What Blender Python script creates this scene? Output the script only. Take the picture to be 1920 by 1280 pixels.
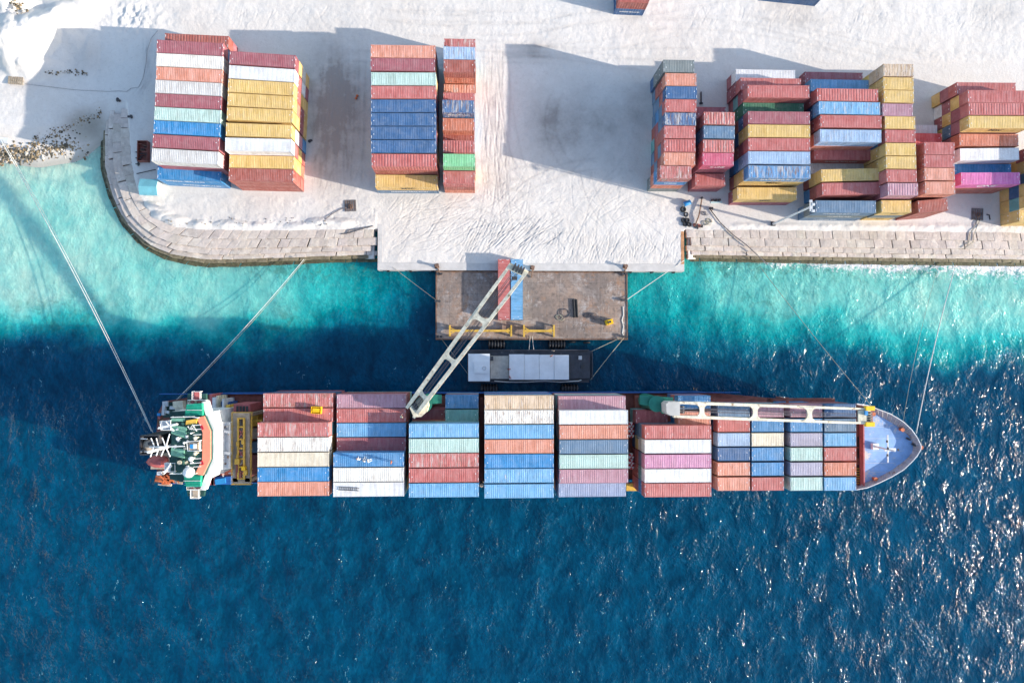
import bpy, bmesh, math, random
import numpy as np
from mathutils import Vector, Matrix, Quaternion, Euler

random.seed(7)
RNG = np.random.RandomState(11)
for o in list(bpy.data.objects):
    bpy.data.objects.remove(o)
scene = bpy.context.scene
COL = scene.collection

# ------------------------------------------------------------------ camera
FPX, HCAM = 1285.0, 142.0                      # focal length in photo pixels, drone altitude in metres
NADIR = (905.0, 668.0)                         # photo pixel that lies straight under the drone
cam_d = bpy.data.cameras.new('camera')
cam = bpy.data.objects.new('camera', cam_d)
COL.objects.link(cam)
cam_d.sensor_fit = 'HORIZONTAL'
cam_d.sensor_width = 36.0
cam_d.lens = 36.0 * FPX / 1920.0
cam_d.clip_start = 1.0
cam_d.clip_end = 4000.0
_n = Vector(((NADIR[0] - 960) / FPX, -(NADIR[1] - 640) / FPX, -1)).normalized()
CQ = _n.rotation_difference(Vector((0, 0, -1)))
cam.rotation_mode = 'QUATERNION'
cam.rotation_quaternion = CQ
cam.location = (0, 0, HCAM)
scene.camera = cam
CR = CQ.to_matrix()
CRI = CR.transposed()
CRN = np.array(CRI)

# ------------------------------------------------------------------ sky, sun, exposure
SUN_EL, SUN_AZ = math.radians(18.5), math.radians(-13.5)     # azimuth from +X (east), negative = to the south
w = bpy.data.worlds.new('World')
scene.world = w
w.use_nodes = True
nt = w.node_tree
bg = nt.nodes['Background']
sky = nt.nodes.new('ShaderNodeTexSky')
sky.sky_type = 'NISHITA'
sky.sun_disc = False
sky.sun_elevation = SUN_EL
sky.sun_rotation = math.radians(90) - SUN_AZ
sky.altitude = 0
sky.air_density = 1.0
sky.dust_density = 0.9
sky.ozone_density = 1.0
nt.links.new(sky.outputs[0], bg.inputs[0])
bg.inputs[1].default_value = 0.15
sun_d = bpy.data.lights.new('sun', 'SUN')
sun_d.energy = 3.3
sun_d.angle = math.radians(0.5)
sun_d.color = (1.0, 0.92, 0.81)
sun = bpy.data.objects.new('sun', sun_d)
COL.objects.link(sun)
SV = Vector((math.cos(SUN_EL) * math.cos(SUN_AZ), math.cos(SUN_EL) * math.sin(SUN_AZ), math.sin(SUN_EL)))
sun.rotation_mode = 'QUATERNION'
sun.rotation_quaternion = SV.to_track_quat('Z', 'Y')
sun.location = SV * 300
vs = scene.view_settings
vs.view_transform = 'Standard'
vs.look = 'None'
vs.gamma = 1
vs.use_curve_mapping = False
vs.exposure = 1.3


# ------------------------------------------------------------------ helpers
def P(px, py, z):
    """photo pixel -> world point at height z (surveying the photograph)"""
    d = CR @ Vector(((px - 960) / FPX, -(py - 640) / FPX, -1))
    t = (z - HCAM) / d.z
    return Vector((d.x * t, d.y * t, z))


def Qn(x, y, z):
    """numpy: world -> photo pixel"""
    v = np.stack([x, y, z - HCAM], -1) @ CRN.T
    return 960 + FPX * v[..., 0] / -v[..., 2], 640 - FPX * v[..., 1] / -v[..., 2]


def lin(c):
    return tuple(((v / 255) / 12.92 if v / 255 <= 0.04045 else ((v / 255 + 0.055) / 1.055) ** 2.4) for v in c)


def sset(o, label=None, cat=None, group=None, kind=None):
    if label: o['label'] = label
    if cat: o['category'] = cat
    if group: o['group'] = group
    if kind: o['kind'] = kind
    return o


def thing(name, label, cat, loc=(0, 0, 0), rz=0.0, group=None):
    o = bpy.data.objects.new(name, None)
    o.empty_display_size = 0.3
    COL.objects.link(o)
    o.location = loc
    o.rotation_euler = (0, 0, rz)
    return sset(o, label, cat, group)


class MB:
    def __init__(s):
        s.v, s.f, s.m = [], [], []
        s.cur = 0

    def add(s, vs_, fs):
        b = len(s.v)
        s.v += [tuple(p) for p in vs_]
        s.f += [tuple(b + i for i in f) for f in fs]
        s.m += [s.cur] * len(fs)
        return s

    def box(s, c, d, rz=0.0, rot=None):
        hx, hy, hz = d[0] / 2, d[1] / 2, d[2] / 2
        pts = [Vector((x, y, z)) for z in (-hz, hz) for x, y in ((-hx, -hy), (hx, -hy), (hx, hy), (-hx, hy))]
        M = rot if rot is not None else Matrix.Rotation(rz, 3, 'Z')
        c = Vector(c)
        return s.add([M @ p + c for p in pts],
                     [(0, 3, 2, 1), (4, 5, 6, 7), (0, 1, 5, 4), (1, 2, 6, 5), (2, 3, 7, 6), (3, 0, 4, 7)])

    def beam(s, a, b, wd, ht):
        """rectangular bar from a to b, wd across (horizontal), ht deep"""
        a, b = Vector(a), Vector(b)
        d = (b - a)
        L = d.length
        x = d / L
        up = Vector((0, 0, 1)) if abs(x.z) < 0.95 else Vector((0, 1, 0))
        y = up.cross(x).normalized()
        z = x.cross(y)
        return s.box((a + b) / 2, (L, wd, ht), rot=Matrix((x, y, z)).transposed())

    def prism(s, poly, z0, z1, top=True):
        n = len(poly)
        ar = sum(poly[i][0] * poly[(i + 1) % n][1] - poly[(i + 1) % n][0] * poly[i][1] for i in range(n))
        if ar < 0:
            poly = poly[::-1]
        vv = [(p[0], p[1], z0) for p in poly] + [(p[0], p[1], z1) for p in poly]
        ff = [(i, (i + 1) % n, n + (i + 1) % n, n + i) for i in range(n)]
        ff.append(tuple(range(n))[::-1])
        if top:
            ff.append(tuple(range(n, 2 * n)))
        return s.add(vv, ff)

    def tube(s, a, b, r0, r1=None, n=8, caps=True):
        r1 = r0 if r1 is None else r1
        a, b = Vector(a), Vector(b)
        d = (b - a).normalized()
        u = d.orthogonal().normalized()
        v_ = d.cross(u)
        vv = []
        for p, r in ((a, r0), (b, r1)):
            vv += [p + (u * math.cos(2 * math.pi * i / n) + v_ * math.sin(2 * math.pi * i / n)) * r for i in range(n)]
        ff = [(i, (i + 1) % n, n + (i + 1) % n, n + i) for i in range(n)]
        if caps:
            ff += [tuple(range(n))[::-1], tuple(range(n, 2 * n))]
        return s.add(vv, ff)

    def path(s, pts, r, n=6, closed=False):
        pts = [Vector(p) for p in pts]
        m = len(pts)
        vv, ff = [], []
        for i, p in enumerate(pts):
            d = (pts[(i + 1) % m] - pts[i - 1]) if closed else (pts[min(i + 1, m - 1)] - pts[max(i - 1, 0)])
            d.normalize()
            up = Vector((0, 0, 1)) if abs(d.z) < 0.9 else Vector((1, 0, 0))
            u = d.cross(up).normalized()
            v_ = u.cross(d)
            vv += [p + (u * math.cos(2 * math.pi * k / n) + v_ * math.sin(2 * math.pi * k / n)) * r for k in range(n)]
        for i in range(m if closed else m - 1):
            a, b = i * n, ((i + 1) % m) * n
            ff += [(a + k, a + (k + 1) % n, b + (k + 1) % n, b + k) for k in range(n)]
        if not closed:
            ff += [tuple(range(n))[::-1], tuple(range((m - 1) * n, m * n))]
        return s.add(vv, ff)

    def sphere(s, c, r, seg=14, ring=8, sz=1.0, zmin=-1.0):
        c = Vector(c)
        vv, ff = [], []
        for j in range(ring + 1):
            t = math.pi * j / ring
            for i in range(seg):
                a = 2 * math.pi * i / seg
                vv.append(c + Vector((r * math.sin(t) * math.cos(a), r * math.sin(t) * math.sin(a), r * sz * max(zmin, math.cos(t)))))
        for j in range(ring):
            for i in range(seg):
                ff.append((j * seg + i, (j + 1) * seg + i, (j + 1) * seg + (i + 1) % seg, j * seg + (i + 1) % seg))
        return s.add(vv, ff)

    def torus(s, c, R, r, axis='Z', n=18, k=8):
        c = Vector(c)
        pts = []
        for i in range(n):
            a = 2 * math.pi * i / n
            if axis == 'Z':
                pts.append(c + Vector((R * math.cos(a), R * math.sin(a), 0)))
            elif axis == 'X':
                pts.append(c + Vector((0, R * math.cos(a), R * math.sin(a))))
            else:
                pts.append(c + Vector((R * math.cos(a), 0, R * math.sin(a))))
        return s.path(pts, r, k, closed=True)

    def mesh(s, name, mats, smooth=False, off=(0, 0, 0)):
        me = bpy.data.meshes.new(name)
        ox, oy, oz = off
        me.from_pydata([(p[0] - ox, p[1] - oy, p[2] - oz) for p in s.v], [], s.f)
        for m_ in (mats if isinstance(mats, (list, tuple)) else [mats]):
            me.materials.append(m_)
        if any(s.m):
            me.polygons.foreach_set('material_index', s.m)
        if smooth:
            me.polygons.foreach_set('use_smooth', [True] * len(me.polygons))
        me.update()
        return me

    def build(s, name, mats, parent=None, smooth=False, root=None):
        """vertices are in world metres; a part is stored relative to its thing's base (root = the thing)"""
        off = (root or parent).location if (root or parent) is not None else (0, 0, 0)
        o = bpy.data.objects.new(name, s.mesh(name, mats, smooth, off))
        COL.objects.link(o)
        o.parent = parent
        return o


def single(name, mb, mats, label, cat, base, smooth=False, group=None, kind=None):
    """a thing that is one mesh, origin at its base"""
    o = bpy.data.objects.new(name, mb.mesh(name, mats, smooth, base))
    COL.objects.link(o)
    o.location = base
    return sset(o, label, cat, group, kind)


def link_mesh(name, me, parent, color=None):
    o = bpy.data.objects.new(name, me)
    COL.objects.link(o)
    o.parent = parent
    if color:
        o.color = color
    return o


# ---- procedural materials
def mat(name, col, rough=0.6, metal=0.0, var=0.25, scale=1.5, col2=None, bump=0.0, bscale=6.0, spec=0.4, rust=0.0, rustcol=(0.16, 0.07, 0.03)):
    m = bpy.data.materials.new(name)
    m.use_nodes = True
    N, Lk = m.node_tree.nodes, m.node_tree.links
    b = N['Principled BSDF']
    b.inputs['Roughness'].default_value = rough
    b.inputs['Metallic'].default_value = metal
    b.inputs['Specular IOR Level'].default_value = spec
    tc = N.new('ShaderNodeNewGeometry')
    nz = N.new('ShaderNodeTexNoise')
    nz.inputs['Scale'].default_value = scale
    nz.inputs['Detail'].default_value = 6
    nz.inputs['Roughness'].default_value = 0.65
    Lk.new(tc.outputs['Position'], nz.inputs['Vector'])
    rp = N.new('ShaderNodeValToRGB')
    c2 = col2 or tuple(max(0, v * (1 - var)) for v in col)
    c1 = col if col2 else tuple(min(0.9, v * (1 + var * 0.5)) for v in col)
    rp.color_ramp.elements[0].position = 0.35
    rp.color_ramp.elements[1].position = 0.65
    rp.color_ramp.elements[0].color = (*c2, 1)
    rp.color_ramp.elements[1].color = (*c1, 1)
    Lk.new(nz.outputs['Fac'], rp.inputs[0])
    out = rp.outputs[0]
    if rust > 0:
        n2 = N.new('ShaderNodeTexNoise')
        n2.inputs['Scale'].default_value = scale * 0.7
        n2.inputs['Detail'].default_value = 9
        n2.inputs['Roughness'].default_value = 0.75
        Lk.new(tc.outputs['Position'], n2.inputs['Vector'])
        mr = N.new('ShaderNodeMapRange')
        mr.inputs[1].default_value = 0.66 - rust * 0.3
        mr.inputs[2].default_value = 0.74 - rust * 0.3
        Lk.new(n2.outputs['Fac'], mr.inputs[0])
        mx = N.new('ShaderNodeMix')
        mx.data_type = 'RGBA'
        Lk.new(mr.outputs[0], mx.inputs['Factor'])
        Lk.new(out, mx.inputs['A'])
        mx.inputs['B'].default_value = (*rustcol, 1)
        out = mx.outputs['Result']
    Lk.new(out, b.inputs['Base Color'])
    if bump > 0:
        n3 = N.new('ShaderNodeTexNoise')
        n3.inputs['Scale'].default_value = bscale
        n3.inputs['Detail'].default_value = 5
        Lk.new(tc.outputs['Position'], n3.inputs['Vector'])
        bp = N.new('ShaderNodeBump')
        bp.inputs['Distance'].default_value = bump
        bp.inputs['Strength'].default_value = 1
        Lk.new(n3.outputs['Fac'], bp.inputs['Height'])
        Lk.new(bp.outputs[0], b.inputs['Normal'])
    return m


def nmath(N, Lk, op, a, b=None, clamp=False):
    n = N.new('ShaderNodeMath')
    n.operation = op
    n.use_clamp = clamp
    for i, v in enumerate((a, b)):
        if v is None:
            continue
        if isinstance(v, (int, float)):
            n.inputs[i].default_value = v
        else:
            Lk.new(v, n.inputs[i])
    return n.outputs[0]


def nmix(N, Lk, fac, a, b, bt='MIX'):
    n = N.new('ShaderNodeMix')
    n.data_type = 'RGBA'
    n.blend_type = bt
    for k, v in (('Factor', fac), ('A', a), ('B', b)):
        if isinstance(v, (int, float)):
            n.inputs[k].default_value = v
        elif isinstance(v, tuple):
            n.inputs[k].default_value = (*v, 1)
        else:
            Lk.new(v, n.inputs[k])
    return n.outputs['Result']


def nnoise(N, Lk, vec, scale, detail=5, rough=0.6, dist=0.0):
    n = N.new('ShaderNodeTexNoise')
    n.inputs['Scale'].default_value = scale
    n.inputs['Detail'].default_value = detail
    n.inputs['Roughness'].default_value = rough
    n.inputs['Distortion'].default_value = dist
    Lk.new(vec, n.inputs['Vector'])
    return n.outputs['Fac']


def nrange(N, Lk, v, a, b, c=0.0, d=1.0):
    n = N.new('ShaderNodeMapRange')
    n.inputs[1].default_value, n.inputs[2].default_value = a, b
    n.inputs[3].default_value, n.inputs[4].default_value = c, d
    Lk.new(v, n.inputs[0])
    return n.outputs[0]


def container_paint(name='container_paint', attr=None):
    """one paint shader for all containers: colour and wear (alpha) come from each object's own colour"""
    m = bpy.data.materials.new(name)
    m.use_nodes = True
    N, Lk = m.node_tree.nodes, m.node_tree.links
    b = N['Principled BSDF']
    oi = N.new('ShaderNodeObjectInfo')
    tc = N.new('ShaderNodeTexCoord')
    mp = N.new('ShaderNodeVectorMath')
    mp.operation = 'MULTIPLY_ADD'
    Lk.new(oi.outputs['Random'], mp.inputs[0])
    mp.inputs[1].default_value = (91, 57, 33)
    Lk.new(tc.outputs['Object'], mp.inputs[2])
    v = mp.outputs[0]
    wear, ocol = oi.outputs['Alpha'], oi.outputs['Color']
    if attr:
        an = N.new('ShaderNodeAttribute')
        an.attribute_name = attr
        wear, ocol = an.outputs['Alpha'], an.outputs['Color']
    sc = N.new('ShaderNodeVectorMath')
    sc.operation = 'MULTIPLY'
    Lk.new(v, sc.inputs[0])
    sc.inputs[1].default_value = (2.2, 0.35, 0.35)           # streaks that run across the roof
    streak = nnoise(N, Lk, sc.outputs[0], 1.0, 4, 0.6)
    big = nnoise(N, Lk, v, 0.45, 4, 0.6)
    fine = nnoise(N, Lk, v, 5.0, 6, 0.7)
    hsv = N.new('ShaderNodeHueSaturation')
    hsv.inputs['Saturation'].default_value = 0.8
    hsv.inputs['Value'].default_value = 1.3
    Lk.new(ocol, hsv.inputs['Color'])
    dark = nmix(N, Lk, 1.0, ocol, (0.8, 0.76, 0.74), 'MULTIPLY')
    fade = nmath(N, Lk, 'MULTIPLY', nrange(N, Lk, streak, 0.4, 0.7), nmath(N, Lk, 'ADD', nmath(N, Lk, 'MULTIPLY', wear, 0.8), 0.3), True)
    c = nmix(N, Lk, nrange(N, Lk, big, 0.35, 0.65), dark, ocol)
    c = nmix(N, Lk, fade, c, hsv.outputs[0])
    # scraped pale patches
    pn = nnoise(N, Lk, sc.outputs[0], 0.9, 5, 0.65, 0.3)
    pth = nmath(N, Lk, 'SUBTRACT', 0.80, nmath(N, Lk, 'MULTIPLY', wear, 0.30))
    pm = nmath(N, Lk, 'MULTIPLY', nmath(N, Lk, 'SUBTRACT', pn, pth), 9.0, True)
    c = nmix(N, Lk, nmath(N, Lk, 'MULTIPLY', pm, 0.75), c, (0.55, 0.5, 0.46))
    # rust
    rn = nnoise(N, Lk, sc.outputs[0], 1.7, 9, 0.78)
    rth = nmath(N, Lk, 'SUBTRACT', 0.76, nmath(N, Lk, 'MULTIPLY', wear, 0.25))
    rm = nmath(N, Lk, 'MULTIPLY', nmath(N, Lk, 'SUBTRACT', rn, rth), 10.0, True)
    c = nmix(N, Lk, nmath(N, Lk, 'MULTIPLY', rm, 0.85), c, (0.2, 0.085, 0.04))
    # fine grime
    c = nmix(N, Lk, nmath(N, Lk, 'MULTIPLY', nrange(N, Lk, fine, 0.45, 0.72), 0.24), c, (0.12, 0.1, 0.09))
    dust = nnoise(N, Lk, v, 0.8, 6, 0.7, 0.4)
    c = nmix(N, Lk, nmath(N, Lk, 'MULTIPLY', nrange(N, Lk, dust, 0.45, 0.72), 0.16), c, (0.5, 0.47, 0.44))
    Lk.new(c, b.inputs['Base Color'])
    b.inputs['Roughness'].default_value = 0.55
    b.inputs['Specular IOR Level'].default_value = 0.35
    bp = N.new('ShaderNodeBump')
    bp.inputs['Distance'].default_value = 0.02
    Lk.new(nnoise(N, Lk, v, 1.1, 3), bp.inputs['Height'])
    Lk.new(bp.outputs[0], b.inputs['Normal'])
    return m


M = {}
M['paint'] = container_paint()
M['paintmass'] = container_paint('container_paint_mass', 'paint_colour')
M['white'] = mat('white_paint', (0.72, 0.72, 0.71), 0.45, var=0.18, scale=0.8, rust=0.15)
M['lightgrey'] = mat('light_grey_paint', (0.55, 0.56, 0.58), 0.5, var=0.2, scale=0.8, rust=0.12)
M['cream'] = mat('cream_paint', (0.62, 0.56, 0.42), 0.5, var=0.3, scale=1.2, rust=0.3)
M['jib'] = mat('jib_paint', (0.74, 0.66, 0.51), 0.5, var=0.3, scale=1.0, rust=0.34, rustcol=(0.3, 0.2, 0.12))
M['hullblue'] = mat('hull_blue', (0.02, 0.10, 0.33), 0.5, var=0.3, scale=0.5, rust=0.15)
M['deckblue'] = mat('deck_pale_blue', (0.23, 0.39, 0.66), 0.6, var=0.25, scale=0.35, rust=0.34, rustcol=(0.55, 0.52, 0.48))
M['deckgreen'] = mat('deck_dark_green', (0.02, 0.075, 0.065), 0.6, var=0.35, scale=0.6)
M['wing'] = mat('wing_green', (0.01, 0.27, 0.17), 0.55, var=0.3, scale=0.9)
M['paleg'] = mat('pale_green_canvas', (0.14, 0.33, 0.24), 0.7, var=0.3, scale=0.9, bump=0.05, bscale=1.5)
M['visor'] = mat('salmon_roof', (0.78, 0.26, 0.16), 0.5, var=0.12, scale=0.7)
M['oxide'] = mat('red_oxide', (0.26, 0.085, 0.065), 0.65, var=0.35, scale=0.7, rust=0.3)
M['rust'] = mat('rusty_steel', (0.2, 0.12, 0.085), 0.8, var=0.5, scale=0.8, rust=0.5)
M['yellow'] = mat('yellow_steel', (0.66, 0.4, 0.06), 0.5, var=0.25, scale=1.2, rust=0.25)
M['vyellow'] = mat('bright_yellow', (0.85, 0.5, 0.01), 0.45, var=0.12, scale=1.5)
M['black'] = mat('black_rubber', (0.02, 0.02, 0.022), 0.75, var=0.4, scale=2)
M['dark'] = mat('dark_steel', (0.05, 0.05, 0.055), 0.6, var=0.4, scale=1.0, rust=0.25)
M['boatdark'] = mat('boat_charcoal', (0.045, 0.05, 0.065), 0.55, var=0.3, scale=0.8, rust=0.15, rustcol=(0.2, 0.2, 0.2))
M['boatwhite'] = mat('boat_white', (0.74, 0.76, 0.79), 0.5, var=0.1, scale=0.5)
M['beige'] = mat('beige_deck', (0.5, 0.46, 0.4), 0.7, var=0.25, scale=1.0)
M['wingpink'] = mat('pinkred_paint', (0.45, 0.12, 0.12), 0.55, var=0.3, scale=1.5)
M['tan'] = mat('tan_paint', (0.42, 0.34, 0.26), 0.6, var=0.3, scale=1.2, rust=0.2)
M['green_steel'] = mat('sea_green_steel', (0.015, 0.17, 0.125), 0.5, var=0.3, scale=0.6, rust=0.15, rustcol=(0.3, 0.3, 0.25))
M['greytop'] = mat('warm_grey_roof', (0.46, 0.44, 0.41), 0.6, var=0.12, scale=0.7)
M['rope'] = mat('mooring_rope', (0.62, 0.62, 0.58), 0.9, var=0.2, scale=3)
M['ropeg'] = mat('old_rope', (0.36, 0.35, 0.27), 0.9, var=0.3, scale=3)
M['ropedark'] = mat('dark_cable', (0.12, 0.11, 0.12), 0.9, var=0.3, scale=3)
M['orange'] = mat('orange_gear', (0.55, 0.14, 0.05), 0.55, var=0.4, scale=1.5, rust=0.35)
M['lifeboat'] = mat('lifeboat_red', (0.45, 0.1, 0.09), 0.55, var=0.25, scale=1.0)
M['blue'] = mat('blue_plastic', (0.03, 0.25, 0.55), 0.5, var=0.2, scale=2)
M['teal'] = mat('teal_sheet', (0.16, 0.42, 0.48), 0.5, var=0.15, scale=0.8)
M['palesheet'] = mat('pale_teal_sheet', (0.5, 0.62, 0.6), 0.5, var=0.15, scale=0.8)
M['textw'] = mat('white_lettering', (0.75, 0.75, 0.75), 0.5, var=0.08, scale=3)
M['textb'] = mat('black_lettering', (0.02, 0.02, 0.02), 0.5, var=0.1, scale=3)
M['skin'] = mat('skin', (0.3, 0.16, 0.1), 0.6, var=0.1)
M['hair'] = mat('hair', (0.01, 0.008, 0.006), 0.7)
M['wood'] = mat('weathered_wood', (0.36, 0.29, 0.21), 0.85, var=0.35, scale=2)
M['crimson'] = mat('crimson_paint', (0.4, 0.02, 0.04), 0.5, var=0.2)
M['slateg'] = mat('slate_blue_paint', (0.12, 0.2, 0.26), 0.5, var=0.2)


# ------------------------------------------------------------------ noise for terrain and depth
def vnoise(x, y, seed=0):
    xi, yi = np.floor(x).astype(np.int64), np.floor(y).astype(np.int64)
    xf, yf = x - xi, y - yi
    u, v = xf * xf * (3 - 2 * xf), yf * yf * (3 - 2 * yf)

    def h(a, b):
        n = (a * 374761393 + b * 668265263 + seed * 974711) & 0x7fffffff
        n = ((n ^ (n >> 13)) * 1274126177) & 0x7fffffff
        return ((n ^ (n >> 16)) & 0xffff) / 65535.0
    return (h(xi, yi) * (1 - u) + h(xi + 1, yi) * u) * (1 - v) + (h(xi, yi + 1) * (1 - u) + h(xi + 1, yi + 1) * u) * v


def fbm(x, y, oct_=4, seed=0):
    t, a, s = 0, 0.5, 0
    for i in range(oct_):
        t = t + a * vnoise(x * 2 ** i, y * 2 ** i, seed + i * 17)
        s += a
        a *= 0.5
    return t / s


def sstep(a, b, v):
    t = np.clip((v - a) / (b - a), 0, 1)
    return t * t * (3 - 2 * t)


def sdist(poly, x, y):
    """signed distance to polygon, negative inside"""
    d = np.full(x.shape, 1e9)
    ins = np.zeros(x.shape, bool)
    n = len(poly)
    for i in range(n):
        ax, ay = poly[i][0], poly[i][1]
        bx, by = poly[(i + 1) % n][0], poly[(i + 1) % n][1]
        ex, ey = bx - ax, by - ay
        t = np.clip(((x - ax) * ex + (y - ay) * ey) / (ex * ex + ey * ey + 1e-9), 0, 1)
        d = np.minimum(d, np.hypot(x - ax - t * ex, y - ay - t * ey))
        c = ((ay > y) != (by > y)) & (x < (bx - ax) * (y - ay) / (by - ay + 1e-12) + ax)
        ins ^= c
    return np.where(ins, -d, d)


ZG = 2.0                                       # level of the yard above the water


def PP(pts, z):
    return [P(a, b, z) for a, b in pts]


def axis(a, b, step, far, fstep):
    core = np.arange(a, b + step * 0.5, step)
    lo, hi, s = [], [], fstep
    q = a
    while q > -far:
        q -= s
        s *= 1.5
        lo.append(q)
    q, s = b, fstep
    while q < far:
        q += s
        s *= 1.5
        hi.append(q)
    return np.concatenate([np.array(lo[::-1]), core, np.array(hi)])


def grid_object(name, xs, ys, Z, mats, attrs, kind='structure'):
    nx, ny = len(xs), len(ys)
    X, Y = np.meshgrid(xs, ys)
    co = np.stack([X, Y, Z], -1).reshape(-1, 3).astype(np.float32)
    i = np.arange(nx * ny).reshape(ny, nx)
    q = np.stack([i[:-1, :-1], i[:-1, 1:], i[1:, 1:], i[1:, :-1]], -1).reshape(-1, 4)
    me = bpy.data.meshes.new(name)
    me.vertices.add(len(co))
    me.vertices.foreach_set('co', co.ravel())
    me.loops.add(q.size)
    me.loops.foreach_set('vertex_index', q.ravel().astype(np.int32))
    me.polygons.add(len(q))
    me.polygons.foreach_set('loop_start', np.arange(0, q.size, 4, dtype=np.int32))
    me.polygons.foreach_set('use_smooth', np.ones(len(q), bool))
    me.materials.append(mats)
    for k, a in attrs.items():
        at = me.attributes.new(k, 'FLOAT', 'POINT')
        at.data.foreach_set('value', a.ravel().astype(np.float32))
    me.update()
    me.validate()
    o = bpy.data.objects.new(name, me)
    COL.objects.link(o)
    o['kind'] = kind
    return o


# ------------------------------------------------------------------ shoreline survey
LEFT_IN = [(240, 205), (243, 250), (245, 295), (252, 335), (262, 367), (287, 404), (329, 425), (380, 430), (450, 431), (540, 431), (640, 430), (708, 429)]
LEFT_OUT = [(197, 207), (190, 253), (190, 321), (205, 371), (226, 418), (268, 464), (314, 487), (380, 499), (450, 498), (540, 494), (640, 490), (708, 489)]
RIGHT_IN = [(1286, 430), (1400, 431), (1550, 432), (1700, 434), (1850, 435), (2020, 436)]
RIGHT_OUT = [(1286, 488), (1400, 490), (1550, 493), (1700, 495), (1850, 497), (2020, 499)]
yard_poly = PP([(238, 190)] + LEFT_IN + [(713, 440), (713, 496), (1279, 496), (1279, 440), (1284, 430)] + RIGHT_IN + [(3200, 436), (3200, -2600), (-2200, -2600), (-2200, 120), (-100, 205), (120, 190), (200, 180)], ZG)
beach_poly = PP([(-2200, 225), (0, 232), (60, 240), (110, 232), (150, 200), (200, 185), (245, 190), (245, -900), (-2200, -900)], ZG)

# ------------------------------------------------------------------ sand yard (one sheet)
gx = axis(-112.0, 122.0, 0.17, 900, 2.0)
gy = axis(15.5, 79.0, 0.21, 900, 2.0)
gy = np.concatenate([gy[gy < 15.6], np.arange(15.7, 33.0, 0.12), gy[gy >= 33.05]])
gy = gy[gy > -60]
GX, GY = np.meshgrid(gx, gy)
dY = sdist(yard_poly, GX, GY)
dB = sdist(beach_poly, GX, GY)
_qx, _qy = Qn(GX, GY, np.full(GX.shape, ZG))
zY = np.where(dY < 0, ZG, ZG - dY * np.where((_qx > 700) & (_qx < 1292) & (_qy > 425), 9.0, 0.55))
zB = np.where(dB < 0, ZG, ZG - dB * 0.27)
TZ = np.clip(np.maximum(zY, zB), -3.0, ZG)
TZ = np.where((_qy > 484) & (_qx > 600) & (_qx < 1400) & (dY > 0), -3.0, TZ)
PXG, PYG = Qn(GX, GY, np.full(GX.shape, ZG))
TZ += np.where(np.minimum(dY, dB) < 4, (fbm(GX * 0.35, GY * 0.35, 4, 3) - 0.5) * 0.16 + (fbm(GX * 1.3, GY * 1.3, 3, 9) - 0.5) * 0.07, 0)


def mound(px, py, rx, ry, h, rot=0.0, sharp=1.0):
    c = P(px, py, ZG)
    cs, sn = math.cos(rot), math.sin(rot)
    u = ((GX - c.x) * cs + (GY - c.y) * sn) / (rx / 9.18)
    v = (-(GX - c.x) * sn + (GY - c.y) * cs) / (ry / 9.18)
    r = np.sqrt(u * u + v * v) + (fbm(GX * 0.16, GY * 0.16, 4, int(px)) - 0.5) * 0.6
    return h * np.clip(1 - r, 0, 1) ** sharp


for a in ((60, 75, 75, 50, 5.0, 0.7, 1.0), (105, 50, 55, 60, 3.2, 0.2, 1.2), (30, 20, 60, 60, 4.0, 0, 1.2), (20, 85, 40, 60, 2.5, 0, 1.0),
          (75, 118, 70, 35, 1.6, 0, 1.2), (150, 10, 60, 40, 1.2, 0.3, 1.2), (40, 130, 60, 25, 0.9, 0.1, 1.0), (165, 92, 26, 60, 0.5, 0, 1.0)):
    TZ += mound(*a)
for px, py, s_, h_ in ((300, 405, 22, 0.55), (330, 412, 26, 0.6), (372, 421, 26, 0.5), (430, 421, 30, 0.45), (480, 424, 34, 0.45), (560, 424, 30, 0.55), (600, 416, 26, 0.5), (640, 418, 30, 0.5), (285, 385, 18, 0.5)):
    TZ += mound(px, py, s_, 9, h_, 0, 0.8)
rough = np.exp(-(((PXG - 255) / 45) ** 2 + ((PYG - 32) / 28) ** 2))
TZ += rough * (fbm(GX * 1.1 + 3, GY * 1.1, 3, 41) - 0.5) * 0.9
rim = sstep(0.0, 1.2, -dY) * (1 - sstep(1.2, 3.5, -dY)) * ((PYG > 380) & ((PXG < 705) | (PXG > 1286)))
TZ += rim * fbm(GX * 0.6, GY * 0.6, 4, 77) * 0.35
# levelled footing under the container blocks
pad = np.zeros(GX.shape)
for x0, x1, y0, y1 in ((300, 600, 60, 365), (700, 905, 75, 368), (1195, 1400, 110, 368), (1340, 1920, 118, 418)):
    pad = np.maximum(pad, sstep(-8, 4, PXG - x0) * sstep(-8, 4, x1 - PXG) * sstep(-8, 4, PYG - y0) * sstep(-8, 4, y1 - PYG))
TZ = TZ * (1 - pad) + (ZG - 0.03) * pad


TRK = np.zeros(GX.shape)


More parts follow.
